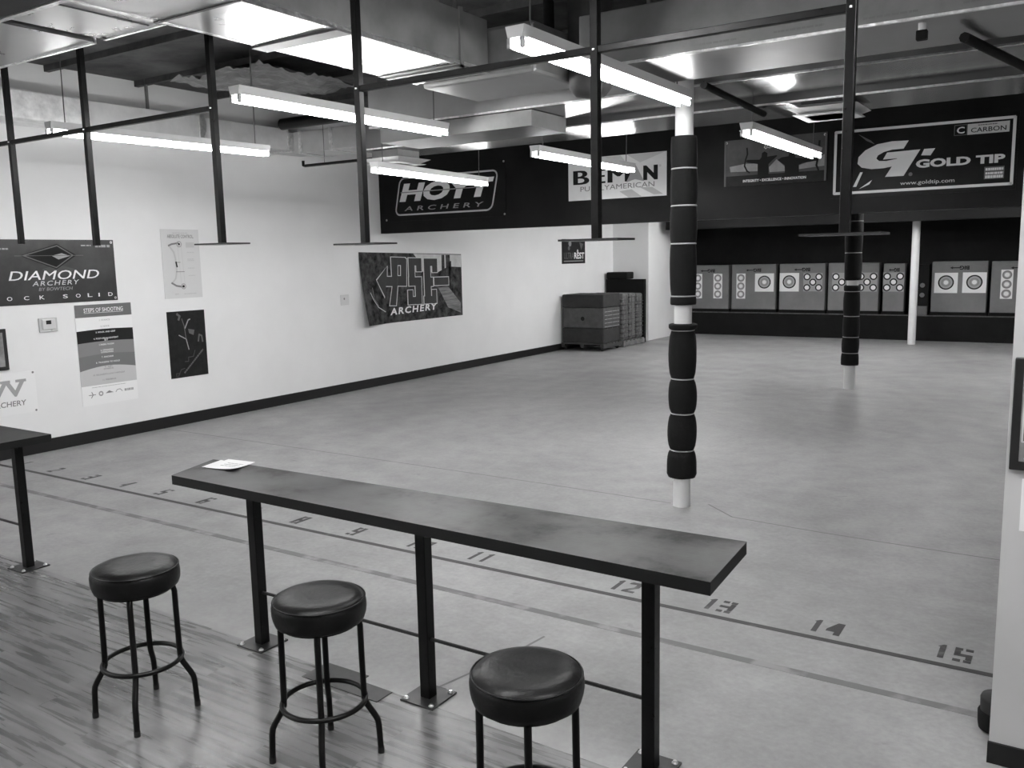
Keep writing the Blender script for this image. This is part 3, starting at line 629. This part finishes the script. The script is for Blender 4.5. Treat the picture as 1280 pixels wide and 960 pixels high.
k = MB(); k.prect(SF, -1.205, 3.441, -.784, 3.56, .008, .0095, M['light_ink']); k.text(SF, 'CARBON', -1.17, 3.462, .355, .052, .0105, M['ink'], .01); k.dashes(SF, -1.10, 3.535, .2, .01, .0105, M['dim_ink'], 8)
k.stroke(SF, [(-1.34, 3.445), (-1.21, 3.445), (-1.21, 3.557), (-1.34, 3.557)], .008, .0095, M['dim_ink'], True); k.text(SF, 'C', -1.315, 3.462, .08, .075, .0105, M['gold_ink'], .02); k.build('badge', o)
k = MB(); k.prect(SF, -1.013, 2.93, -.812, 3.068, .008, .0095, M['dim_ink'])
for i, h in enumerate((.035, .03, .04)): k.dashes(SF, -1.0, 3.025-i*.043, .18, h*.8, .0105, M['gold_ink'], 9)
k.build('stamp', o)
k = MB(); k4 = MB(); k.poly(SF, [(-2.44, 2.93), (-2.36, 3.10), (-2.33, 3.10), (-2.40, 2.93)], .0100, M['gold_ink']); k.poly(SF, [(-2.37, 2.90), (-2.22, 3.0), (-2.25, 2.95)], .0100, M['gold_ink']); k4.poly(SF, [(-2.40, 3.56), (-2.25, 3.47), (-2.20, 3.42), (-2.30, 3.47)], .0100, M['dim_ink'])
k.build('arrow_shaft', o); k4.build('arrow_shaft', o)

# ---------------------------------------------------------------- posters on the left wall
WF = Fr((XL, 0, 0), (0, 1, 0), (0, 0, 1))
def poster(name, label, cat, a0, b0, a1, b1, mt): return banner(name, label, cat, WF, a0, b0, a1, b1, mt)
o = poster('wall_banner', 'dark banner on the left wall with a diamond emblem and white letters', 'banner', 3.72, 1.732, 6.525, 2.475, M['vinyl_dark'])
k = MB(); k.text(WF, 'DIAMOND', 5.21, 2.012, 1.09, .105, .0105, M['white_ink'], .012, .22); k.build('lettering', o)
MB().text(WF, 'ARCHERY', 5.47, 1.942, .57, .055, .0105, M['light_ink'], .008, .2, .006, 1.25).build('lettering', o)
MB().text(WF, 'BY BOWTECH', 5.54, 1.884, .41, .038, .0105, M['grey_ink'], .006, .2).build('lettering', o)
for ch, x in list(zip('ROCK', (4.95, 5.17, 5.36, 5.54)))+list(zip('SOLID', (5.82, 5.98, 6.13, 6.27, 6.40))):
    MB().text(WF, ch, x, 1.787, .06 if ch != 'I' else .018, .045, .0105, M['white_ink'], .01).build('letter', o)
k = MB(); k.poly(WF, [(5.355, 2.292), (5.804, 2.425), (6.037, 2.292), (5.775, 2.13)], .0090, M['ink']); k.stroke(WF, [(5.40, 2.292), (5.804, 2.405), (5.99, 2.292), (5.775, 2.15)], .012, .0095, M['dim_ink'], True)
k.poly(WF, [(5.731, 2.288), (5.854, 2.318), (5.95, 2.284), (5.808, 2.244)], .0098, M['grey_ink']); k.poly(WF, [(5.60, 2.13), (5.775, 2.19), (6.0, 2.13), (5.95, 2.09), (5.66, 2.09)], .0085, M['faint_ink']); k.stroke(WF, [(5.3, 2.29), (6.12, 2.29)], .006, .0099, M['dim_ink']); k.build('emblem', o)
k = MB(); k.dashes(WF, 6.1, 2.40, .13, .014, .0105, M['grey_ink'], 3); k.dashes(WF, 6.28, 2.385, .2, .03, .0105, M['grey_ink'], 4); k.dashes(WF, 4.9, 2.36, .34, .018, .0105, M['grey_ink'], 8); k.build('lettering', o)
grommets(o, WF, 3.72, 1.732, 6.525, 2.475)
# steps poster
o = poster('wall_poster', 'tall banded poster listing shooting steps beneath the dark diamond banner', 'poster', 5.945, .456, 6.695, 1.693, M['paper'])
def band(mb, z0, z1, mt, bow0=.0, bow1=.0):
    n = 10; lo_ = [(5.945+.75*i/n, z0+bow0*math.sin(PI*i/n)) for i in range(n+1)]; hi = [(5.945+.75*i/n, z1+bow1*math.sin(PI*i/n)) for i in range(n+1)]
    for i in range(n): mb.poly(WF, [lo_[i], lo_[i+1], hi[i+1], hi[i]], .009, mt)
for z0, z1, mt, b0, b1 in ((1.54, 1.693, mat('band_slate', .13, .6), 0, 0), (1.225, 1.375, M['ink'], .012, .012), (1.06, 1.225, M['ink_soft'], .02, .012), (.885, 1.06, mat('band_grey', .15, .6), .045, .02), (.70, .885, M['paper_grey'], 0, .045)):
    k = MB(); band(k, z0, z1, mt, b0, b1); k.build('colour_band', o)
k = MB(); k.text(WF, 'STEPS OF SHOOTING', 6.06, 1.60, .52, .05, .0105, M['white_ink'], .01); k.prect(WF, 6.06, 1.588, 6.58, 1.592, .0095, .0105, M['white_ink'])
for txt, w, z, mt in (('1. STANCE', .14, 1.487, 'ink_mid'), ('2. NOCK', .12, 1.41, 'ink_mid'), ('3. HOOK AND GRIP', .26, 1.34, 'white_ink'), ('4. POSTURE/ALIGNMENT', .33, 1.262, 'white_ink'), ('SET', .05, 1.24, 'white_ink'), ('5. RAISING THE BOW', .2, 1.185, 'white_ink'),
                      ('6. DRAWING', .17, 1.115, 'white_ink'), ('LOADING', .16, 1.09, 'white_ink'), ('7. ANCHOR', .16, 1.03, 'white_ink'), ('8. TRANSFER TO HOLD', .32, .965, 'white_ink'), ('9. AIM', .1, .905, 'ink_soft'), ('EXPANSION', .13, .88, 'ink_soft'), ('10. RELEASE/FOLLOW THROUGH', .42, .815, 'ink_soft'), ('11. FEEDBACK', .18, .745, 'ink_soft')):
    k.text(WF, txt, 6.32-w/2, z, w, .020, .0105, M[mt], .01)
k.build('lettering', o)
k = MB(); k.dashes(WF, 6.08, .672, .46, .006, .0105, M['ink_mid'], 14)
k.stroke(WF, [(6.03, .585), (6.12, .585)], .008, .0105, M['ink_soft']); k.stroke(WF, [(6.07, .62), (6.085, .585), (6.06, .55)], .010, .0105, M['ink_soft'])
k.ring(WF, 6.19, .59, 0, .032, .0105, M['ink_mid'], 16); k.ring(WF, 6.19, .59, 0, .014, .0108, M['paper'], 12)
k.poly(WF, [(6.25, .585), (6.30, .615), (6.36, .585)], .0105, M['ink_soft']); k.stroke(WF, [(6.39, .585), (6.41, .61), (6.45, .615), (6.48, .585)], .010, .0105, M['ink_mid']); k.dashes(WF, 6.51, .58, .13, .03, .0105, M['ink_mid'], 5); k.build('sponsor_marks', o)
# compound bow poster
o = poster('wall_poster', 'pale poster showing a compound bow under a short heading', 'poster', 7.205, 1.708, 7.795, 2.62, M['paper_off'])
MB().text(WF, 'ABSOLUTE CONTROL.', 7.30, 2.505, .41, .045, .0105, M['ink_soft'], .015).dashes(WF, 7.38, 2.565, .25, .012, .0105, M['ink_pale'], 8).build('lettering', o)
k = MB(); k.stroke(WF, [(7.31, 2.405), (7.36, 2.425), (7.46, 2.44)], .022, .0105, M['ink_soft']); k.ring(WF, 7.475, 2.425, .028, .042, .0105, M['ink_mid'], 20); k.ring(WF, 7.475, 2.425, 0, .016, .0105, M['ink'], 12)
k.stroke(WF, [(7.325, 2.395), (7.385, 2.32), (7.405, 2.23), (7.405, 2.15), (7.412, 2.08), (7.40, 2.02), (7.385, 1.97), (7.32, 1.905)], .022, .0102, M['ink_pale'])
k.stroke(WF, [(7.408, 2.19), (7.420, 2.125)], .022, .0107, M['ink']); k.stroke(WF, [(7.32, 1.915), (7.39, 1.875), (7.48, 1.86)], .024, .0105, M['ink_soft']); k.ring(WF, 7.50, 1.865, .026, .04, .0105, M['ink_mid'], 20); k.ring(WF, 7.50, 1.865, 0, .018, .0105, M['ink'], 12)
k.stroke(WF, [(7.505, 2.41), (7.525, 1.88)], .005, .0103, M['ink_pale']); k.stroke(WF, [(7.45, 2.41), (7.47, 1.88)], .005, .0103, M['ink_pale']); k.stroke(WF, [(7.40, 2.185), (7.475, 2.185)], .008, .0105, M['ink_soft']); k.stroke(WF, [(7.40, 2.06), (7.53, 2.06)], .008, .0105, M['ink_soft']); k.build('bow_drawing', o)
k = MB(); k.prect(WF, 7.58, 2.38, 7.71, 2.45, .009, .0105, M['paper_grey'])
for z in (2.31, 2.22, 2.20, 2.10, 2.0): k.dashes(WF, 7.59, z, .11, .012, .0105, M['paper_grey'], 4)
k.dashes(WF, 7.36, 1.758, .06, .014, .0105, M['ink_pale'], 2); k.dashes(WF, 7.5, 1.758, .2, .012, .0105, M['ink_pale'], 6); k.build('fine_print', o)
# dark poster below it
o = poster('wall_poster', 'black poster with faint broken bow lines, below the pale bow poster', 'poster', 7.207, .64, 7.80, 1.535, M['photo_dark'])
k = MB(); k.stroke(WF, [(7.37, 1.214), (7.478, 1.155), (7.51, 1.01)], .014, .0105, M['grey_ink']); k.stroke(WF, [(7.478, 1.155), (7.46, 1.337), (7.43, 1.43)], .012, .0105, M['dim_ink']); k.stroke(WF, [(7.47, 1.30), (7.53, 1.41), (7.56, 1.42)], .016, .0105, M['grey_ink'])
k.stroke(WF, [(7.36, 1.50), (7.40, 1.47), (7.38, 1.42)], .03, .0103, M['dim_ink']); k.poly(WF, [(7.52, 1.29), (7.62, 1.27), (7.60, 1.20), (7.53, 1.23)], .0103, M['dim_ink']); k.stroke(WF, [(7.67, 1.11), (7.69, 1.20), (7.73, 1.18), (7.74, 1.10)], .022, .0103, M['dim_ink']); k.build('bow_fragment', o)
k = MB(); DF = Fr(WF.p(7.42, .69, 0), (0, .74, .67), (0, -.67, .74))
k.dashes(DF, 0, 0, .44, .022, .0105, M['dim_ink'], 16); k.stroke(DF, [(-.12, .06), (-.09, .10), (-.05, .06), (-.10, .05), (0, .08), (.05, .05)], .010, .0105, M['faint_ink']); k.stroke(DF, [(.12, .11), (.16, .07), (.2, .11), (.26, .06), (.34, .10)], .010, .0105, M['faint_ink']); k.build('lettering', o)
# big photo poster with curling corner
PX0, PX1, PZ0, PZ1 = 10.945, 13.83, 1.065, 2.30
def curl(p):
    u = max(0, min(1, (p.y-PX0)/(PX1-PX0))); w = max(0, min(1, (p.z-PZ0)/(PZ1-PZ0)))
    q = p.copy(); q.x += .17*max(0, 1-u/.3)**2*(1-w)**1.5+.002; q.z -= .055*u*w; return q
k = MB(); n = 24; vs = []; fs = []
for i in range(n+1):
    for j in range(9): vs.append(WF.p(PX0+(PX1-PX0)*i/n, PZ0+(PZ1-PZ0)*j/8, .001))
for i in range(n):
    for j in range(8): q = i*9+j; fs.append((q, q+9, q+10, q+1))
k.add(vs, fs, M['photo'], True)
o = tag(k.deform(curl).build('wall_poster', loc=(XL, 12.4, PZ0)), 'wide photo poster with an arrow-shaped letter emblem, lower left corner peeling off the wall', 'poster')
k = MB()
k.poly(WF, [(12.375, 2.29), (13.825, 2.285), (13.816, 2.04), (13.405, 2.055), (13.058, 1.94), (12.613, 1.961), (12.598, 2.197), (12.455, 2.22)], .004, M['photo_sky'])
k.poly(WF, [(13.07, 1.65), (13.385, 1.66), (13.775, 1.32), (13.765, 1.12), (13.365, 1.25)], .004, M['photo_road'])
for x, z0, z1, w in ((13.2, 1.92, 2.28, .09), (13.33, 1.7, 2.28, .13), (13.42, 1.75, 2.16, .08)): k.prect(WF, x, z0, x+w, z1, .004, .0052, M['photo'])
k5 = MB(); k5.stroke(WF, [(11.15, 1.62), (11.22, 1.50), (11.35, 1.36), (11.55, 1.27)], .014, .005, M['light_ink']); k5.stroke(WF, [(11.22, 1.70), (11.24, 1.52), (11.36, 1.38)], .008, .005, M['grey_ink']); k.deform(curl).build('landscape_print', o); k5.deform(curl).build('bow_limb_print', o)
POL = [[(11.754, 2.181), (11.933, 2.179), (11.901, 1.659), (11.843, 1.327), (11.675, 1.337), (11.762, 1.664)], [(11.933, 2.179), (12.132, 2.176), (12.171, 2.146), (12.165, 2.04), (11.925, 2.044)], [(12.014, 2.06), (12.165, 2.06), (12.153, 1.83), (12.002, 1.83)], [(11.913, 1.852), (12.154, 1.845), (12.143, 1.667), (11.902, 1.676)],
       [(11.352, 1.783), (11.639, 2.024), (11.627, 1.843), (11.772, 1.838), (11.762, 1.673), (11.591, 1.68), (11.565, 1.473)]]
RC = [(12.225, 1.67, 12.39, 2.17), (12.24, 2.035, 12.59, 2.17), (12.435, 1.925, 12.588, 2.17), (12.218, 1.665, 12.572, 1.82), (12.395, 1.32, 12.568, 1.82), (12.18, 1.325, 12.55, 1.46), (12.18, 1.33, 12.315, 1.585),
      (12.66, 1.32, 12.845, 2.165), (12.695, 2.025, 13.055, 2.165), (12.9, 1.905, 13.053, 2.165), (12.68, 1.642, 12.915, 1.808), (12.635, 1.318, 13.0, 1.456), (12.868, 1.31, 13.005, 1.572), (12.95, 1.655, 13.39, 1.806)]
def lift(q): return [(a, b+.04) for a, b in q]
k = MB()
for i, q in enumerate(POL):
    cx = sum(a for a, b in q)/len(q); cy = sum(b for a, b in q)/len(q)
    k.poly(WF, lift([(a+(.02 if a > cx else -.02), b+(.014 if b > cy else -.014)) for a, b in q]), .0058+i*.0002, M['light_ink'])
for i, (a, b, c, e) in enumerate(RC): k.poly(WF, [(a-.02, b+.026), (c+.02, b+.026), (c+.02, e+.054), (a-.02, e+.054)], .0055+i*.0002, M['light_ink'])
for i, q in enumerate(POL): k.poly(WF, lift(q), .0085+i*.0002, M['logo_grey'])
for i, (a, b, c, e) in enumerate(RC): k.poly(WF, [(a, b+.04), (c, b+.04), (c, e+.04), (a, e+.04)], .0095+i*.0002, M['logo_grey'])
k.deform(curl).build('emblem', o)
MB().text(WF, 'ARCHERY', 11.67, 1.20, 1.34, .125, .0125, M['white_ink'], .03, .12, .03, 1.25).deform(curl).build('lettering', o)
# small poster down range
o = poster('wall_poster', 'small square dark poster on the left wall above the foam stack', 'poster', 17.77, 1.99, 18.90, 2.56, M['photo_dark'])
k = MB(); k.text(WF, 'REST', 18.35, 2.10, .50, .15, .0105, M['white_ink'], .03); k.text(WF, 'ULTRA', 17.86, 2.10, .46, .15, .0105, M['dim_ink'], .01); k.prect(WF, 17.85, 2.04, 18.8, 2.06, .009, .0105, M['grey_ink']); k.build('lettering', o)
for a, b, q, mt in ((18.15, 2.46, .07, 'grey_ink'), (18.1, 2.35, .05, 'dim_ink'), (18.52, 2.28, .04, 'light_ink')): MB().ring(WF, a, b, 0, q, .0103, M[mt], 14).build('printed_picture', o)
MB().poly(WF, [(18.6, 2.5), (18.8, 2.45), (18.7, 2.3)], .0103, M['dim_ink']).build('printed_picture', o)
# white sign and dark framed picture at the left edge
o = poster('wall_sign', 'white sign with a big grey slab letter above black capitals, at the left edge', 'sign', 4.70, .495, 5.40, .975, M['paper'])
k = MB(); k.text(WF, 'W', 4.84, .70, .43, .19, .0105, M['ink_mid'], .05)
k.prect(WF, 5.17, .862, 5.29, .892, .009, .0106, M['ink_mid']); k.prect(WF, 4.82, .862, 4.93, .892, .009, .0106, M['ink_mid']); k.prect(WF, 5.0, .862, 5.11, .892, .009, .0106, M['ink_mid']); k.build('emblem', o)
MB().text(WF, 'ARCHERY', 4.86, .592, .41, .062, .0105, M['ink_soft'], .012, .06, -.002).build('lettering', o)
for a, b in ((5.375, .955), (5.375, .512)): MB().ring(WF, a, b, 0, .013, .0105, M['ink_soft'], 10).build('screw', o)
t = thing('picture_frame', 'black framed picture cut off at the left edge above the white sign', 'picture', WF.p(4.8, 1.017, 0))
MB().prect(WF, 4.45, 1.017, 5.11, 1.48, .002, .03, M['frame']).build('frame', t); MB().prect(WF, 4.49, 1.057, 5.07, 1.44, .030, .0315, M['sky_grey']).build('print', t)
t = thing('thermostat', 'small white thermostat box with a dark screen under the dark diamond banner', 'thermostat', WF.p(5.61, 1.41, 0))
MB().prect(WF, 5.50, 1.405, 5.72, 1.57, .0, .018, M['plastic_grey']).build('back_plate', t, bevel=.006); MB().prect(WF, 5.53, 1.435, 5.69, 1.555, .018, .035, M['plastic_white']).build('cover', t, bevel=.01)
MB().prect(WF, 5.575, 1.495, 5.635, 1.54, .035, .037, M['glass_dark']).build('screen', t); MB().ring(WF, 5.64, 1.425, 0, .012, .019, M['ink_mid'], 10).build('button', t)
t = thing('wall_switch', 'small white wall switch left of the peeling photo poster', 'switch', WF.p(10.57, 1.45, 0))
MB().prect(WF, 10.47, 1.44, 10.66, 1.61, .001, .012, M['plastic_white']).build('cover_plate', t, bevel=.004); MB().ring(WF, 10.55, 1.545, 0, .018, .0125, M['ink_soft'], 10).build('knob', t)

# ---------------------------------------------------------------- partition items
QF = Fr((0, PY, 0), (1, 0, 0), (0, 0, 1))
t = thing('picture_frame', 'black framed notice on the near wall at the right edge', 'picture', QF.p(.1, 1.273, 0))
MB().prect(QF, -.200, 1.273, .35, 1.722, .002, .028, M['frame']).build('frame', t, bevel=.004)
k = MB(); k.prect(QF, -.168, 1.31, .32, 1.69, .026, .0285, M['sky_grey']); k.prect(QF, -.155, 1.395, .31, 1.675, .028, .0295, M['ink']); k.stroke(QF, [(-.160, 1.39), (.31, 1.39), (.31, 1.68), (-.160, 1.68)], .006, .0305, M['light_ink'], True)
for i in range(7): k.dashes(QF, -.14, 1.42+i*.032, .4, .01, .0305, M['grey_ink'], 12)
for i in range(3): k.dashes(QF, -.15, 1.32+i*.022, .4, .006, .0305, M['light_ink'], 9)
k.build('print', t)
tag(MB().prect(QF, -.152, 1.02, .12, 1.235, .0, .003, M['paper']).build('paper_sheet', loc=QF.p(0, 1.02, 0)), 'white paper taped below the black framed notice at the right edge', 'paper')
t = thing('canister', 'short black canister on the concrete half hidden behind the right wall corner', 'canister', (-.20, 4.24, 0))
MB().lathe((-.20, 4.24, 0), [(.06, .001), (.074, .008), (.078, .03), (.080, .085), (.076, .092)], M['black_flat'], 24).build('body', t)
MB().lathe((-.20, 4.24, 0), [(.070, .092), (.072, .15), (.066, .162), (.02, .166)], M['rubber'], 24).build('lid', t)

# ---------------------------------------------------------------- targets
TY = 22.70
TF = Fr((0, TY, 0), (1, 0, 0), (0, 0, 1))
def face(t, kind, cx, ztop):
    k = MB()
    if kind == 'three':
        k.prect(TF, cx-.12, ztop-.655, cx+.12, ztop, .0, .006, M['paper'])
        for i in range(3):
            z = ztop-.115-i*.213
            k.ring(TF, cx, z, 0, .098, .007, M['ink_soft']); k.ring(TF, cx, z, 0, .070, .008, M['ink_mid']); k.ring(TF, cx, z, 0, .050, .009, M['paper'])
    elif kind == 'single':
        k.prect(TF, cx-.245, ztop-.47, cx+.245, ztop, .0, .006, M['paper']); z = ztop-.225
        for r_, mt in ((.168, 'ink'), (.138, 'ink_mid'), (.092, 'ink_soft'), (.076, 'ink_mid'), (.05, 'paper')): k.ring(TF, cx, z, 0, r_, .0066+.02*(.17-r_), M[mt], 40)
    else:
        k.prect(TF, cx-.235, ztop-.46, cx+.235, ztop, .0, .006, M['grey_ink'])
        for a, b in ((-.145, -.095), (.145, -.095), (0, -.23), (-.145, -.365), (.145, -.365)):
            k.ring(TF, cx+a, ztop+b, 0, .086, .007, M['ink']); k.ring(TF, cx+a, ztop+b, 0, .056, .008, M['paper'])
    k.build('target_face', t, label={'three': 'white strip with three ringed spots', 'single': 'square white sheet with one large ringed bull', 'five': 'grey sheet with five ringed spots'}[kind])
def target(x0, x1, z1, faces, label, logo=True):
    z0 = .685; t = thing('archery_target', label, 'target', ((x0+x1)/2, TY+.14, .61), 'foam targets along the back wall')
    MB().cbox(x0, TY, z0, x1, TY+.3, z1, M['target'], .012).build('foam_block', t)
    MB().box(x0-.02, TY-.005, .61, x1+.02, TY+.3, z0, M['target_dark']).build('base_rail', t)
    for kind, cx, zt in faces: face(t, kind, cx, zt)
    if logo:
        xm = (x0+x1)/2; k = MB(); UF = Fr((xm, TY, 0), (-1, 0, 0), (0, 0, -1))
        RF = Fr(TF.p(xm, z1-.15, .004), (-1, 0, 0), (0, 0, -1))
        w = min(.2, (x1-x0)*.25)
        k.text(RF, 'BIG', -w, -.045, w, .09, .001, M['ink'], .04); k.stroke(RF, [(0, 0), (w*.7, 0)], .022, .001, M['ink']); k.poly(RF, [(w*.7, -.03), (w*1.0, 0), (w*.7, .03)], .001, M['ink'])
        k.dashes(TF, xm-(x1-x0)*.26, z1-.075, (x1-x0)*.52, .012, .005, M['ink_soft'], 16); k.build('lettering', t)
target(-9.03, -7.88, 1.848, [('three', -8.73, 1.62), ('three', -8.17, 1.62)], 'grey foam target with two strips of three spots, half behind the near pillar')
target(-7.79, -6.63, 1.855, [('three', -7.54, 1.62), ('single', -6.92, 1.62)], 'grey foam target with a three-spot strip at left and one large bull at right')
target(-6.53, -5.40, 1.858, [('single', -6.28, 1.625), ('five', -5.69, 1.62)], 'grey foam target with one large bull at left and five spots at right')
target(-5.317, -4.13, 1.86, [('five', -4.99, 1.62), ('five', -4.40, 1.62)], 'grey foam target with two five-spot sheets, partly behind the far wrapped pillar')
target(-4.03, -3.555, 1.828, [('five', -3.80, 1.62)], 'narrow grey foam target with a single five-spot sheet beside the bare white pillar')
target(-2.965, -1.81, 1.863, [('single', -2.66, 1.60), ('single', -2.07, 1.605)], 'grey foam target with two large bulls right of the bare white pillar')
target(-1.735, -.58, 1.85, [('three', -1.42, 1.66), ('three', -.9, 1.66)], 'rightmost grey foam target with strips of three spots, cut by the right wall')
t = thing('archery_target', 'black foam target with faint worn spots just right of the bare white pillar', 'target', (-3.25, TY+.14, .61))
MB().cbox(-3.45, TY+.004, .61, -3.02, TY+.3, 1.8, M['target_dark'], .012).build('foam_block', t)
for z in (1.31, 1.08): MB().ring(TF, -3.16, z, 0, .055, .0, M['dim_ink'], 16).build('target_face', t)
tag(MB().cbox(-3.32, TY-.06, .61, -3.03, TY+.0, .82, M['dim_ink'], .01).build('box', loc=(-3.18, TY-.03, .61)), 'small grey box on the black ledge right of the bare white pillar', 'box')

# ---------------------------------------------------------------- foam stack by the alcove
def pallet(label, x0, y0, x1, y1, z0, h, mt, wheels=False):
    t = thing('pallet', label, 'pallet', ((x0+x1)/2, (y0+y1)/2, 0))
    n = 6; k = MB()
    for i in range(n): a = y0+(y1-y0)*i/n; k.box(x0, a, z0+h-.03, x1, a+(y1-y0)/n*.8, z0+h, mt)
    k.build('deck_boards', t)
    for x in (x0, (x0+x1)/2-.04, x1-.08): MB().box(x, y0, z0+.02, x+.08, y1, z0+h-.03, mt).build('bearer', t)
    if wheels:
        for x in (x0+.08, x1-.08):
            for y in (y0+.08, y1-.08): MB().tube([(x, y-.02, .04), (x, y+.02, .04)], .04, M['rubber'], 12).build('caster', t)
    else:
        for y in (y0, y1-.1): MB().box(x0, y, 0, x1, y+.1, .025, mt).build('foot_board', t)
pallet('dark wheeled dolly under the front banded foam block', -10.1, 17.62, -9.0, 18.55, .05, .13, M['pallet_dark'], True)
pallet('pale wooden pallet under the worn foam blocks behind the front one', -10.1, 18.66, -9.0, 19.84, 0, .15, M['pallet'])
t = thing('foam_block', 'front foam block of the stack, dark with a wide grey middle band', 'foam block', (-9.55, 18.05, .18))
k = MB()
for z0, z1, mt in ((.18, .52, 'block_dark'), (.525, .98, 'block_mid'), (.985, 1.29, 'block_dark')): k.cbox(-10.08, 17.65, z0, -9.02, 18.5, z1, M[mt], .02)
k.build('layers', t)
k = MB(); SFR = Fr((-9.02, 0, 0), (0, 1, 0), (0, 0, 1))
for i in range(5): k.prect(SFR, 17.72, .55+i*.085, 18.46, .562+i*.085, 0, .004, M['grey_ink'])
for y in (17.85, 18.1, 18.35): k.prect(SFR, y, .5, y+.012, 1.0, 0, .005, M['dim_ink'])
k.build('strapping', t)
MB().ring(Fr((0, 17.65, 0), (1, 0, 0), (0, 0, 1)), -9.55, .74, 0, .05, .003, M['ink'], 16).build('worn_spot', t)
for y0, y1, z1, lab in ((18.68, 19.02, 1.27, 'worn frayed grey foam block standing second in the stack row'), (19.05, 19.42, 1.26, 'worn grey foam block with pale straps standing third in the stack row'), (19.45, 19.82, 1.24, 'worn grey foam block standing last in the stack row by the black board')):
    t = thing('foam_block', lab, 'foam block', (-9.55, (y0+y1)/2, .15))
    MB().cbox(-10.08, y0, .15, -9.04, y1, z1, M['block_old'], .05).build('core', t)
    k = MB()
    rr = random.Random(int(y0*10)); zz = .22
    while zz < z1-.08: k.box(-10.085, y0-.004, zz, -9.03+rr.uniform(-.006, .006), y1+.004, zz+rr.uniform(.008, .02), M['block_dark']); zz += rr.uniform(.06, .15)
    k.box(-9.045, y0+rr.uniform(.05, .2), .3, -9.028, y0+rr.uniform(.21, .24), z1-.05, M['dim_ink'])
    k.build('strapping', t)
tag(MB().cbox(-10.1, 19.92, .001, -9.05, 20.04, 1.57, M['target_dark'], .01).build('backing_board', loc=(-9.58, 19.98, 0)), 'tall black board standing behind the stack of foam blocks', 'board')
k = MB().cbox(-10.08, 19.90, 1.57, -9.50, 20.3, 1.745, M['target_dark'], .03)
tag(k.build('foam_cube', loc=(-9.8, 20.1, 1.57)), 'small black foam cube resting on top of the tall black board', 'foam block')

# ---------------------------------------------------------------- camera, world, view
RX = V((0.8388530259, 0.5439635878, -0.0207175294)); DN = V((0.0605712393, -0.1310946750, -0.9895177165)); FW = V((-0.5409775650, 0.8288050442, -0.1429177134))
cam = bpy.data.cameras.new('camera'); co = bpy.data.objects.new('camera', cam); C.objects.link(co)
m = Matrix.Identity(4)
for i in range(3): m[i][0] = RX[i]; m[i][1] = -DN[i]; m[i][2] = -FW[i]; m[i][3] = (0, 0, 2.15)[i]
co.matrix_world = m; cam.sensor_width = 36; cam.lens = 36*1090.19/1280; cam.clip_start = .05; SC.camera = co
w = bpy.data.worlds.new('world'); SC.world = w; w.use_nodes = True
w.node_tree.nodes['Background'].inputs['Color'].default_value = (.5, .5, .5, 1); w.node_tree.nodes['Background'].inputs['Strength'].default_value = .02
SC.view_settings.view_transform = 'Standard'; SC.view_settings.look = 'None'; SC.view_settings.exposure = 1.0
